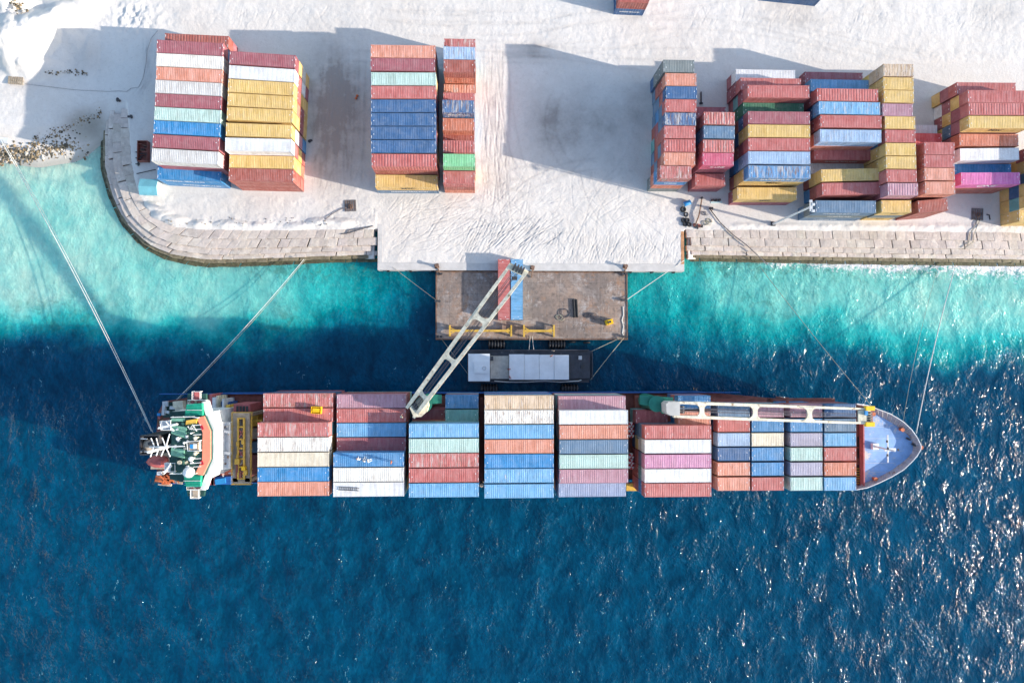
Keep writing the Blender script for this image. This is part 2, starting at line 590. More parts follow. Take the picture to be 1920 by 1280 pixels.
def stroke(pts, width, depth, ridge=0.5, ink=0.0):
    """wheel or blade mark pressed into the sand"""
    global TZ
    pts = [P(a, b, ZG) for a, b in pts]
    xs_, ys_ = [p.x for p in pts], [p.y for p in pts]
    i0, i1 = np.searchsorted(gx, [min(xs_) - 1.5, max(xs_) + 1.5])
    j0, j1 = np.searchsorted(gy, [min(ys_) - 1.5, max(ys_) + 1.5])
    if i1 - i0 < 2 or j1 - j0 < 2:
        return
    X, Y = GX[j0:j1, i0:i1], GY[j0:j1, i0:i1]
    d = np.full(X.shape, 1e9)
    tt = np.zeros(X.shape)
    n = len(pts) - 1
    for k in range(n):
        ax, ay, ex, ey = pts[k].x, pts[k].y, pts[k + 1].x - pts[k].x, pts[k + 1].y - pts[k].y
        t = np.clip(((X - ax) * ex + (Y - ay) * ey) / (ex * ex + ey * ey + 1e-9), 0, 1)
        dd = np.hypot(X - ax - t * ex, Y - ay - t * ey)
        tt = np.where(dd < d, (k + t) / n, tt)
        d = np.minimum(d, dd)
    fadev = np.clip(np.minimum(tt, 1 - tt) * 6, 0, 1)
    q = d / (width * 0.55)
    depth = depth * 0.36
    TRK[j0:j1, i0:i1] += fadev * np.exp(-(d / (width * 0.8)) ** 2) * (0.05 + ink + depth * 1.0)
    TZ[j0:j1, i0:i1] += fadev * depth * (-np.exp(-q * q * 1.5) + ridge * np.exp(-((q - 1.4) ** 2) * 4))


def arc(x0, y0, ang, length, curv, n=7):
    pts, a = [(x0, y0)], ang
    for i in range(n):
        pts.append((pts[-1][0] + math.cos(a) * length / n, pts[-1][1] + math.sin(a) * length / n))
        a += curv / n
    return pts


rr = random.Random(5)
for i in range(110):      # left part of the quay, flat sweeping marks
    stroke(arc(rr.uniform(725, 880), rr.uniform(385, 480), rr.gauss(-0.3, 0.35), rr.uniform(30, 90), rr.gauss(-0.2, 0.4)), rr.uniform(0.18, 0.32), rr.uniform(0.04, 0.11))
for i in range(150):      # fan of curved marks above the pontoon
    x = rr.uniform(880, 1060)
    stroke(arc(x, rr.uniform(395, 440), 1.9 + (x - 880) / 400 + rr.gauss(0, .12), rr.uniform(35, 80), rr.gauss(0.35, 0.25)), rr.uniform(0.18, 0.32), rr.uniform(0.05, 0.12))
for i in range(150):      # upright marks on the right part
    x = rr.uniform(1040, 1280)
    stroke(arc(x, rr.uniform(420, 470), 1.75 + rr.gauss(0, 0.2), rr.uniform(20, 60), rr.gauss(0.2, 0.3)), rr.uniform(0.16, 0.3), rr.uniform(0.04, 0.11))
for i in range(110):      # diagonal marks in the middle of the yard
    stroke(arc(rr.uniform(900, 1215), rr.uniform(330, 440), rr.choice([-0.9, 2.2, 0.5]) + rr.gauss(0, 0.3), rr.uniform(30, 90), rr.gauss(0.2, 0.5)), rr.uniform(0.2, 0.35), rr.uniform(0.03, 0.09))
for i in range(26):      # drive between the blocks
    x = rr.uniform(897, 950)
    stroke([(x + rr.gauss(0, 5), rr.uniform(20, 90)), (x + rr.gauss(0, 6), 180), (x + rr.gauss(0, 7), 290), (x + rr.gauss(10, 12), 400)], rr.uniform(0.22, 0.34), rr.uniform(0.015, 0.04))
for i in range(26):
    x = rr.uniform(585, 690)
    stroke([(x + rr.gauss(0, 5), rr.uniform(60, 120)), (x + rr.gauss(0, 6), 210), (x + rr.gauss(0, 7), 300), (x + rr.gauss(0, 12), 380)], rr.uniform(0.22, 0.34), rr.uniform(0.03, 0.07))
for i in range(46):      # long marks at the back
    y = rr.uniform(4, 112)
    x = rr.uniform(560, 1800)
    stroke(arc(x, y, rr.gauss(0.05, 0.16), rr.uniform(80, 320), rr.gauss(0, 0.25), 9), rr.uniform(0.22, 0.36), rr.uniform(0.03, 0.08))
for i in range(90):
    x = rr.choice([rr.uniform(1290, 1500), rr.uniform(1600, 1680), rr.uniform(1780, 1915), rr.uniform(420, 620)])
    stroke(arc(x, rr.uniform(2, 40), 1.8 + rr.gauss(0, 0.35), rr.uniform(15, 45), rr.gauss(0.5, 0.4)), rr.uniform(0.18, 0.3), rr.uniform(0.04, 0.1))
for i in range(12):
    stroke([(300 - i * 3 + rr.gauss(0, 4), 60), (290 - i * 2 + rr.gauss(0, 4), 100), (278 + rr.gauss(0, 4), 150), (268 - i * 3, 190)], 0.25, rr.uniform(0.05, 0.1))
for i in range(60):
    stroke(arc(rr.uniform(600, 710), rr.uniform(365, 425), rr.uniform(0, 3.1), rr.uniform(12, 40), rr.gauss(0, 0.6)), rr.uniform(0.16, 0.28), rr.uniform(0.03, 0.09))

for i in range(44):      # pairs of tyre tracks left by the container handlers
    k_ = i % 4
    if k_ == 0:
        x, y = rr.uniform(560, 1500), rr.uniform(10, 105)
        c_ = arc(x, y, rr.gauss(0.03, 0.12), rr.uniform(250, 600), rr.gauss(0, 0.35), 14)
    elif k_ == 1:
        x = rr.uniform(900, 945)
        c_ = arc(x, rr.uniform(70, 180), 1.57 + rr.gauss(0, .05), rr.uniform(180, 330), rr.gauss(-0.1, 0.25), 14)
    elif k_ == 2:
        x = rr.uniform(930, 1200)
        c_ = arc(x, rr.uniform(300, 440), rr.uniform(2.6, 4.0), rr.uniform(120, 260), rr.choice([-1, 1]) * rr.uniform(0.6, 1.8), 14)
    else:
        x = rr.uniform(590, 690)
        c_ = arc(x, rr.uniform(60, 130), 1.57 + rr.gauss(0, .06), rr.uniform(180, 300), rr.gauss(0, 0.2), 14)
    for off in (-10, 10):
        o_ = []
        for q0, q1 in zip(c_, c_[1:]):
            a_ = math.atan2(q1[1] - q0[1], q1[0] - q0[0]) + math.pi / 2
            o_.append((q0[0] + math.cos(a_) * off, q0[1] + math.sin(a_) * off))
        stroke(o_, 0.38, 0.06, 0.4, 0.10)
dirt_shade = np.zeros(GX.shape)  # sand stains, with contact shade west of the fifth row painted in
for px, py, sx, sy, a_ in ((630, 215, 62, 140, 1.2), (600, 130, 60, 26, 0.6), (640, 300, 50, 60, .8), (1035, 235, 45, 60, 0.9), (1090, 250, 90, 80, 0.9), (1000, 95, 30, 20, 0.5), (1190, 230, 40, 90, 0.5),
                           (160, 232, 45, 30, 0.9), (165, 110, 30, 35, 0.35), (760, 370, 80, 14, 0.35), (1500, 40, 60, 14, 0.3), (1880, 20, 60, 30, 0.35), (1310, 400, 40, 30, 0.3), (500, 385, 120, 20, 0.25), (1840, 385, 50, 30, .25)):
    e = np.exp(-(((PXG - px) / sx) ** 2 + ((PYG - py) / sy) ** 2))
    dirt_shade = np.maximum(dirt_shade, a_ * e * (0.45 + 0.9 * fbm(GX * 0.14, GY * 0.14, 4, 90)))
dirt_shade = np.clip(dirt_shade + np.clip(TRK, 0, 0.4) * (0.5 + 0.8 * fbm(GX * 0.5, GY * 0.5, 3, 61)), 0, 1.5)
wet = np.clip((0.75 - TZ) / 0.6, 0, 1)
wet = np.maximum(wet, 0.8 * np.exp(-(((PXG - 163) / 34) ** 2 + ((PYG - 238) / 30) ** 2) ** 2))


def sand_material():
    m = bpy.data.materials.new('coral_sand')
    m.use_nodes = True
    N, Lk = m.node_tree.nodes, m.node_tree.links
    b = N['Principled BSDF']
    g = N.new('ShaderNodeNewGeometry')
    pos = g.outputs['Position']
    big = nnoise(N, Lk, pos, 0.06, 5, 0.6)
    mid = nnoise(N, Lk, pos, 0.5, 6, 0.65)
    fine = nnoise(N, Lk, pos, 6.0, 5, 0.7)
    c = nmix(N, Lk, nrange(N, Lk, big, 0.35, 0.65), (0.63, 0.58, 0.53), (0.69, 0.65, 0.605))
    c = nmix(N, Lk, nmath(N, Lk, 'MULTIPLY', nrange(N, Lk, mid, 0.45, 0.75), 0.45), c, (0.75, 0.715, 0.675))
    c = nmix(N, Lk, nmath(N, Lk, 'MULTIPLY', nrange(N, Lk, fine, 0.5, 0.8), 0.3), c, (0.50, 0.46, 0.42))
    spk = nnoise(N, Lk, pos, 2.2, 8, 0.78, 0.4)
    c = nmix(N, Lk, nmath(N, Lk, 'MULTIPLY', nrange(N, Lk, spk, 0.52, 0.70), 0.38), c, (0.42, 0.375, 0.335))
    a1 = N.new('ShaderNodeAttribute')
    a1.attribute_name = 'dirt_shade'
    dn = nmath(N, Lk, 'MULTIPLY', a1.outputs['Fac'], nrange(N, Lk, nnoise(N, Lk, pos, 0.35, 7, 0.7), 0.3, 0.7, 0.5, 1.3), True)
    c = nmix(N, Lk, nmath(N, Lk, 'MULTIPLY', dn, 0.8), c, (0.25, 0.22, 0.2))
    a2 = N.new('ShaderNodeAttribute')
    a2.attribute_name = 'wet'
    c = nmix(N, Lk, nmath(N, Lk, 'MULTIPLY', a2.outputs['Fac'], 0.7), c, (0.3, 0.29, 0.24))
    Lk.new(c, b.inputs['Base Color'])
    b.inputs['Roughness'].default_value = 0.95
    b.inputs['Specular IOR Level'].default_value = 0.1
    h = nmath(N, Lk, 'ADD', nmath(N, Lk, 'MULTIPLY', nnoise(N, Lk, pos, 1.6, 6, 0.7), 1.0), nmath(N, Lk, 'MULTIPLY', fine, 0.25))
    bp = N.new('ShaderNodeBump')
    bp.inputs['Distance'].default_value = 0.10
    bp.inputs['Strength'].default_value = 0.8
    Lk.new(h, bp.inputs['Height'])
    Lk.new(bp.outputs[0], b.inputs['Normal'])
    return m


M['sand'] = sand_material()
ground = grid_object('sand_ground', gx, gy, TZ, M['sand'], {'dirt_shade': dirt_shade, 'wet': wet})


def gz(px, py):
    p = P(px, py, ZG)
    i = min(max(int(np.searchsorted(gx, p.x)), 0), len(gx) - 1)
    j = min(max(int(np.searchsorted(gy, p.y)), 0), len(gy) - 1)
    return float(TZ[j, i])


def GP(px, py, dz=0.0):
    z = gz(px, py)
    return P(px, py, z) + Vector((0, 0, dz))


# ------------------------------------------------------------------ sea
wx = axis(-112.0, 122.0, 0.8, 1500, 3.0)
wy = axis(-80.0, 56.0, 0.8, 1500, 3.0)
wy = wy[wy < 300]
WX, WY = np.meshgrid(wx, wy)
WPX, WPY = Qn(WX, WY, np.zeros(WX.shape))
nz1 = fbm(WX * 0.05, WY * 0.05, 5, 21) - 0.5
nz2 = fbm(WX * 0.16 + 9, WY * 0.16, 4, 33) - 0.5
kx = [-400, 0, 200, 350, 500, 620, 700, 760, 850, 1180, 1250, 1350, 1450, 1600, 1750, 1920, 2400]
ys_ = np.interp(WPX, kx, [540, 535, 560, 565, 560, 545, 535, 530, 510, 530, 540, 545, 520, 560, 578, 560, 550])
ye_ = np.interp(WPX, kx, [690, 690, 685, 680, 670, 665, 660, 655, 650, 705, 712, 720, 708, 722, 736, 730, 725])
d0_ = np.interp(WPX, kx, [.04, .06, .10, .13, .19, .38, .58, .70, .80, .52, .42, .24, .18, .13, .11, .13, .13])
depth = d0_ + (1 - d0_) * sstep(0, 1, (WPY + nz1 * 110 + nz2 * 60 - ys_) / (ye_ - ys_))
depth = np.clip(depth + nz2 * 0.10 * (depth < 0.85), 0, 1)
near_beach = np.exp(-((WPX - 80) / 150) ** 2) * np.exp(-((WPY - 290) / 55) ** 2)
depth = np.clip(depth - 0.12 * near_beach, 0, 1)
swx, swy = zip(*[(p.x, p.y) for p in PP(RIGHT_OUT, 0.0)])
dr = np.interp(WX, swx, swy) - WY - (fbm(WX * 0.3, WY * 0.3, 3, 51) - 0.5) * 2.4
foam = np.where(WPX > 1290, np.exp(-np.clip(dr, 0, 99) / np.interp(WPX, [1290, 1450, 1900], [0.8, 1.8, 3.4])), 0) * np.interp(WPX, [1290, 1400, 1550, 1920], [0.35, 0.6, 1.0, 1.0])
lw = sdist(PP(LEFT_OUT + [(708, 300), (300, 200)], 0.0), WX, WY)
foam = np.maximum(foam, 0.55 * np.exp(-np.abs(lw) / 0.35) * (WPX < 706) * (WPY > 380))
foam = np.maximum(foam, 0.5 * np.exp(-((WPX - 150) / 45) ** 2 - ((WPY - 282) / 12) ** 2))
reef = np.exp(-((WPY - 500) / 26) ** 2) * ((WPX > 1290) * 1.0 + (WPX < 706) * (WPX > 470) * 0.9)
reef = np.maximum(reef, 0.8 * np.exp(-((WPX - 110) / 120) ** 2 - ((WPY - 590) / 50) ** 2))
reef = np.maximum(reef, 0.6 * np.exp(-((WPX - 1440) / 120) ** 2 - ((WPY - 570) / 45) ** 2))
reef = np.maximum(reef, 0.8 * np.exp(-((WPX - 520) / 60) ** 2 - ((WPY - 600) / 30) ** 2))


def water_material():
    m = bpy.data.materials.new('sea_water')
    m.use_nodes = True
    N, Lk = m.node_tree.nodes, m.node_tree.links
    b = N['Principled BSDF']
    g = N.new('ShaderNodeNewGeometry')
    pos = g.outputs['Position']

    def attr(k):
        a = N.new('ShaderNodeAttribute')
        a.attribute_name = k
        return a.outputs['Fac']
    dep = attr('depth')
    mott = nnoise(N, Lk, pos, 0.35, 6, 0.65, 0.5)
    mott2 = nnoise(N, Lk, pos, 1.4, 5, 0.7)
    dd = nmath(N, Lk, 'ADD', dep, nmath(N, Lk, 'MULTIPLY', nmath(N, Lk, 'SUBTRACT', mott, 0.5), 0.16), True)
    rp = N.new('ShaderNodeValToRGB')
    cr = rp.color_ramp
    stops = [(0.0, (0.36, 0.55, 0.46)), (0.14, (0.15, 0.46, 0.41)), (0.34, (0.025, 0.36, 0.35)), (0.56, (0.0, 0.22, 0.24)), (0.76, (0.0, 0.11, 0.165)), (0.92, (0.0, 0.054, 0.108)), (1.0, (0.0, 0.044, 0.094))]
    while len(cr.elements) < len(stops):
        cr.elements.new(0.5)
    for e, (p_, c_) in zip(cr.elements, stops):
        e.position = p_
        e.color = (*c_, 1)
    Lk.new(dd, rp.inputs[0])
    c = rp.outputs[0]
    rf = nmath(N, Lk, 'MULTIPLY', attr('reef'), nrange(N, Lk, nnoise(N, Lk, pos, 0.42, 8, 0.74, 0.6), 0.47, 0.60), True)
    c = nmix(N, Lk, nmath(N, Lk, 'MULTIPLY', rf, 0.68), c, (0.04, 0.13, 0.10))
    lightp = nmath(N, Lk, 'MULTIPLY', nrange(N, Lk, mott2, 0.5, 0.8), nmath(N, Lk, 'MULTIPLY', nmath(N, Lk, 'SUBTRACT', 1.0, dep), 0.22), True)
    c = nmix(N, Lk, lightp, c, (0.45, 0.66, 0.6))
    # foam along the wall
    mpf = N.new('ShaderNodeMapping')
    mpf.inputs['Scale'].default_value = (1.0, 1.3, 1)
    Lk.new(pos, mpf.inputs[0])
    fn = nnoise(N, Lk, mpf.outputs[0], 1.0, 8, 0.75, 1.2)
    fm = nmath(N, Lk, 'MULTIPLY', nmath(N, Lk, 'SUBTRACT', nmath(N, Lk, 'ADD', fn, nmath(N, Lk, 'MULTIPLY', attr('foam'), 0.42)), 0.72), 6.0, True)
    fm = nmath(N, Lk, 'MULTIPLY', fm, nrange(N, Lk, attr('foam'), 0.05, 0.2), True)
    c = nmix(N, Lk, fm, c, (0.75, 0.78, 0.78))
    # light and dark of the ripples painted into the water colour
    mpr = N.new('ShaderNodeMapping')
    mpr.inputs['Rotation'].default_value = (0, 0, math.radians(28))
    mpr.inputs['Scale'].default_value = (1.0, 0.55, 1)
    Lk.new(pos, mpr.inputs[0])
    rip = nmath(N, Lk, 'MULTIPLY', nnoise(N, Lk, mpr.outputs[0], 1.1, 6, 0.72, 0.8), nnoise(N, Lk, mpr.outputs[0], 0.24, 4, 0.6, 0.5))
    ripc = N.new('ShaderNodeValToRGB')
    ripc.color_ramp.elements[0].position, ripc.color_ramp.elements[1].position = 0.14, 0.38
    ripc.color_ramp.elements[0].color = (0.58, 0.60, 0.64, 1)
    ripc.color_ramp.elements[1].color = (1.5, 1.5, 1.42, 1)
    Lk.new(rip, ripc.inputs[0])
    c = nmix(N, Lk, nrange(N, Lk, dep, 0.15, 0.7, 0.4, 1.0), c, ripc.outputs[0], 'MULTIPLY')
    # scattered pale teal flecks, stronger over deep water
    fl = nmath(N, Lk, 'MULTIPLY', nnoise(N, Lk, mpr.outputs[0], 2.4, 3, 0.6, 0.6), nnoise(N, Lk, mpr.outputs[0], 0.33, 3, 0.6, 0.4))
    flm = nmath(N, Lk, 'MULTIPLY', nrange(N, Lk, fl, 0.395, 0.46), nrange(N, Lk, dep, 0.5, 0.9, 0.2, 0.75))
    c = nmix(N, Lk, flm, c, (0.16, 0.36, 0.42))
    c = nmix(N, Lk, fm, c, (0.75, 0.78, 0.78))
    Lk.new(c, b.inputs['Base Color'])
    b.inputs['IOR'].default_value = 1.33
    b.inputs['Specular IOR Level'].default_value = 0.28
    m.node_tree.nodes['Principled BSDF'].subsurface_method = 'BURLEY'
    b.inputs['Subsurface Weight'].default_value = 0.62
    b.inputs['Subsurface Radius'].default_value = (2.0, 6.0, 7.5)
    b.inputs['Subsurface Scale'].default_value = 1.0
    b.inputs['Roughness'].default_value = 0.065
    # waves: crests run up to the right in the picture; calmer in the lee on the left
    mp = N.new('ShaderNodeMapping')
    mp.inputs['Rotation'].default_value = (0, 0, math.radians(28))
    mp.inputs['Scale'].default_value = (1.0, 0.72, 1)
    Lk.new(pos, mp.inputs[0])
    w1 = nnoise(N, Lk, mp.outputs[0], 1.0, 2, 0.45, 0.5)
    w2 = nnoise(N, Lk, mp.outputs[0], 2.7, 2, 0.5, 0.5)
    w0 = nnoise(N, Lk, mp.outputs[0], 0.16, 3, 0.5, 0.2)
    gust = nrange(N, Lk, nnoise(N, Lk, mp.outputs[0], 0.24, 3, 0.55, 0.3), 0.40, 0.66, 0.4, 1.8)
    hh = nmath(N, Lk, 'MULTIPLY', nmath(N, Lk, 'ADD', nmath(N, Lk, 'MULTIPLY', w1, 0.27), nmath(N, Lk, 'MULTIPLY', w2, 0.15)), gust)
    hh = nmath(N, Lk, 'ADD', hh, nmath(N, Lk, 'MULTIPLY', w0, 0.8))
    hh = nmath(N, Lk, 'MULTIPLY', hh, attr('chop'))
    bp = N.new('ShaderNodeBump')
    bp.inputs['Distance'].default_value = 1.0
    bp.inputs['Strength'].default_value = 1.0
    Lk.new(hh, bp.inputs['Height'])
    Lk.new(bp.outputs[0], b.inputs['Normal'])
    return m


chop = np.interp(WPX, [0, 600, 1000, 1200, 1500, 1920], [0.95, 0.95, 0.85, 0.76, 0.74, 0.74])
chop = chop * (1 - sstep(780, 700, WPY) * np.interp(WPX, [0, 1100, 1250], [0.45, 0.4, 0.0]))
M['water'] = water_material()
sea = grid_object('sea_water', wx, wy, np.zeros(WX.shape), M['water'], {'depth': depth, 'foam': foam, 'reef': reef, 'chop': chop})

# ------------------------------------------------------------------ seawalls of sand-filled concrete bags
M['bag'] = mat('geotextile_bag', (0.56, 0.48, 0.425), 0.9, var=0.18, scale=0.8, bump=0.07, bscale=2.2, rust=0.4, rustcol=(0.64, 0.575, 0.515))
M['bagwet'] = mat('wet_bag', (0.22, 0.185, 0.12), 0.8, var=0.4, scale=1.2, bump=0.06, bscale=2.5, rust=0.25, rustcol=(0.06, 0.055, 0.03))
M['bagalgae'] = mat('algae_bag', (0.10, 0.095, 0.05), 0.7, var=0.5, scale=1.4, bump=0.06, bscale=2.5, rust=0.35, rustcol=(0.035, 0.03, 0.02))
for k_ in ('bag', 'bagwet', 'bagalgae'):
    N_, L_ = M[k_].node_tree.nodes, M[k_].node_tree.links
    oi_ = N_.new('ShaderNodeObjectInfo')
    lk_ = N_['Principled BSDF'].inputs['Base Color'].links[0]
    src_ = lk_.from_socket
    L_.new(nmix(N_, L_, 1.0, src_, oi_.outputs['Color'], 'MULTIPLY'), N_['Principled BSDF'].inputs['Base Color'])
M['wallcore'] = mat('wall_core', (0.3, 0.27, 0.25), 0.95, var=0.2)


def resample(pts, n):
    pts = [Vector((p[0], p[1], 0)) for p in pts]
    cum = [0]
    for a, b in zip(pts, pts[1:]):
        cum.append(cum[-1] + (b - a).length)
    out, k = [], 0
    for i in range(n + 1):
        s = cum[-1] * i / n
        while k < len(pts) - 2 and cum[k + 1] < s:
            k += 1
        t = (s - cum[k]) / max(1e-9, cum[k + 1] - cum[k])
        out.append(pts[k].lerp(pts[k + 1], t))
    return out


def at_len(rs, t):
    t = max(0.0, min(1.0, t)) * (len(rs) - 1)
    i = min(int(t), len(rs) - 2)
    return rs[i].lerp(rs[i + 1], t - i)


def seawall(inn, out, label, pitch):
    I, O = resample(PP(inn, ZG), 200), resample(PP(out, 0.2), 200)
    base = (I[100] + O[100]) / 2
    root = thing('seawall', label, 'seawall', (base.x, base.y, 0))
    lenI = sum((I[i + 1] - I[i]).length for i in range(200))
    rows = [(0.0, 0.27, 1.98, 'bag'), (0.268, 0.53, 1.86, 'bag'), (0.528, 0.70, 1.5, 'bag'), (0.698, 0.82, 1.05, 'bag'), (0.818, 0.92, 0.55, 'bagwet'), (0.915, 1.03, 0.12, 'bagalgae')]
    n = int(lenI / pitch)
    for r, (f0, f1, zt, mk) in enumerate(rows):
        off = (r % 2) * 0.5
        for k in range(n):
            t0, t1 = (k + off) / (n + 0.5), (k + 1 + off) / (n + 0.5)
            j = rr.uniform(-0.08, 0.08) / n
            a0, a1 = at_len(I, t0 + j), at_len(I, t1 + j)
            b0, b1 = at_len(O, t0 + j), at_len(O, t1 + j)
            q = [a0.lerp(b0, f0), a1.lerp(b1, f0), a1.lerp(b1, f1 + rr.uniform(-.012, .012)), a0.lerp(b0, f1 + rr.uniform(-.012, .012))]
            c = sum(q, Vector()) / 4
            g = 0.007
            q = [c + (p - c) * (1 - g) for p in q]
            z1 = zt + rr.uniform(-0.025, 0.025)
            tilt = [rr.uniform(-0.025, 0.025) for _ in range(4)]
            vv = [(p.x - c.x, p.y - c.y, -1.0) for p in q]
            vv += [(p.x - c.x, p.y - c.y, z1 - 0.045 - zt + tl) for p, tl in zip(q, tilt)]
            vv += [((p.x - c.x) * 0.982, (p.y - c.y) * 0.978, z1 - zt - 0.005 + tl) for p, tl in zip(q, tilt)]
            vv += [((p.x - c.x) * 0.55, (p.y - c.y) * 0.55, z1 - zt + 0.01) for p in q]
            ff = []
            for l in range(3):
                for s in range(4):
                    ff.append((l * 4 + s, l * 4 + (s + 1) % 4, l * 4 + 4 + (s + 1) % 4, l * 4 + 4 + s))
            ff.append((12, 13, 14, 15))
            me = bpy.data.meshes.new('block')
            me.from_pydata(vv, [], ff)
            bm = bmesh.new()
            bm.from_mesh(me)
            bmesh.ops.recalc_face_normals(bm, faces=bm.faces)
            bm.to_mesh(me)
            bm.free()
            me.materials.append(M[mk])
            o = link_mesh('block', me, root)
            v_ = rr.uniform(0.86, 1.06)
            o.color = (v_, v_ * rr.uniform(0.985, 1.01), v_ * rr.uniform(0.96, 1.0), 1)
            o.location = (c.x - base.x, c.y - base.y, zt)
    return root


seawall(LEFT_IN, LEFT_OUT, 'curved stepped seawall of pale blocks left of the quay', 1.85)
seawall(RIGHT_IN, RIGHT_OUT, 'straight stepped seawall of pale blocks right of the quay', 1.95)

# quay: concrete edge beam under the sand apron
qz = ZG + 0.06
M['concrete'] = mat('quay_concrete', (0.56, 0.53, 0.50), 0.85, var=0.15, scale=0.5, bump=0.01, rust=0.08, rustcol=(0.35, 0.25, 0.18))
M['orangestain'] = mat('rust_stained_edge', (0.5, 0.25, 0.12), 0.8, var=0.35, scale=1.2)
q = thing('quay', 'white concrete quay edge in front of the sand yard behind the pontoon', 'quay', P(996, 500, 0))
a, b = P(708, 506, qz), P(1283, 506, qz)
yq = a.y
mb = MB().box(((a.x + b.x) / 2, yq + 0.75, 0.5), (b.x - a.x, 1.5, 2 * qz - 1 + 0.0))
mb.build('edge_beam', M['concrete'], q)
mb = MB()
mb.box((a.x + 0.45, yq + 5.4, 0.5), (0.9, 7.8, 2 * qz - 1.06))
mb.build('return_wall', M['concrete'], q)
mb = MB().box((b.x - 0.32, yq + 4.9, 0.5), (0.64, 6.8, 2 * qz - 1.02))
mb.build('return_wall', M['orangestain'], q)
for k in range(14):
    x = a.x + 2 + k * (b.x - a.x - 4) / 13
    MB().box((x, yq - 0.12, 1.0), (0.5, 0.22, 1.1)).build('rubber_fender', M['black'], q)

# ------------------------------------------------------------------ shipping containers
CW, CHT = 2.438, 2.591
PAL = {'maroon': ((170, 92, 101), 'maroon'), 'red': ((200, 104, 98), 'faded red'), 'brick': ((176, 92, 78), 'brick red'), 'salmon': ((226, 146, 118), 'salmon'),
       'orange': ((214, 124, 92), 'orange'), 'white': ((248, 248, 247), 'white'), 'cream': ((236, 231, 220), 'cream'), 'greywhite': ((216, 213, 208), 'greyish white'),
       'mint': ((186, 216, 205), 'pale mint'), 'blue': ((26, 140, 204), 'bright blue'), 'navy': ((58, 106, 156), 'navy blue'), 'steel': ((66, 144, 200), 'steel blue'),
       'lightblue': ((104, 174, 220), 'light blue'), 'slate': ((100, 134, 164), 'slate blue'), 'paleblue': ((158, 188, 220), 'pale blue'), 'yellow': ((232, 192, 106), 'mustard yellow'),
       'green': ((132, 212, 150), 'light green'), 'dkgreen': ((50, 128, 98), 'dark green'), 'magenta': ((232, 112, 180), 'magenta pink'), 'hotpink': ((218, 92, 122), 'raspberry pink'),
       'pink': ((216, 146, 180), 'dusty pink'), 'mauve': ((192, 138, 152), 'mauve'), 'peri': ((148, 166, 200), 'periwinkle'), 'greygreen': ((128, 138, 138), 'grey green'),
       'teal': ((112, 178, 178), 'teal'), 'tan': ((218, 188, 152), 'rusty tan'), 'bright': ((228, 66, 62), 'bright red'), 'lilac': ((178, 172, 192), 'lilac grey'), 'ivory': ((240, 224, 196), 'ivory')}


def colour(key, wear):
    c = lin(PAL[key][0])
    g_ = 0.3 * c[0] + 0.55 * c[1] + 0.15 * c[2]
    return (*[min(0.72, (g_ + (v - g_) * 0.95) * 0.85) for v in c], min(1.0, wear * 1.05 + 0.16))


def corr_profile(L, n):
    """(x, lift) along a corrugated sheet"""
    p = L / n
    out = []
    for i in range(n):
        x = -L / 2 + i * p
        out += [(x, 0), (x + p * 0.22, 0), (x + p * 0.36, 1), (x + p * 0.86, 1)]
    out.append((L / 2, 0))
    return out


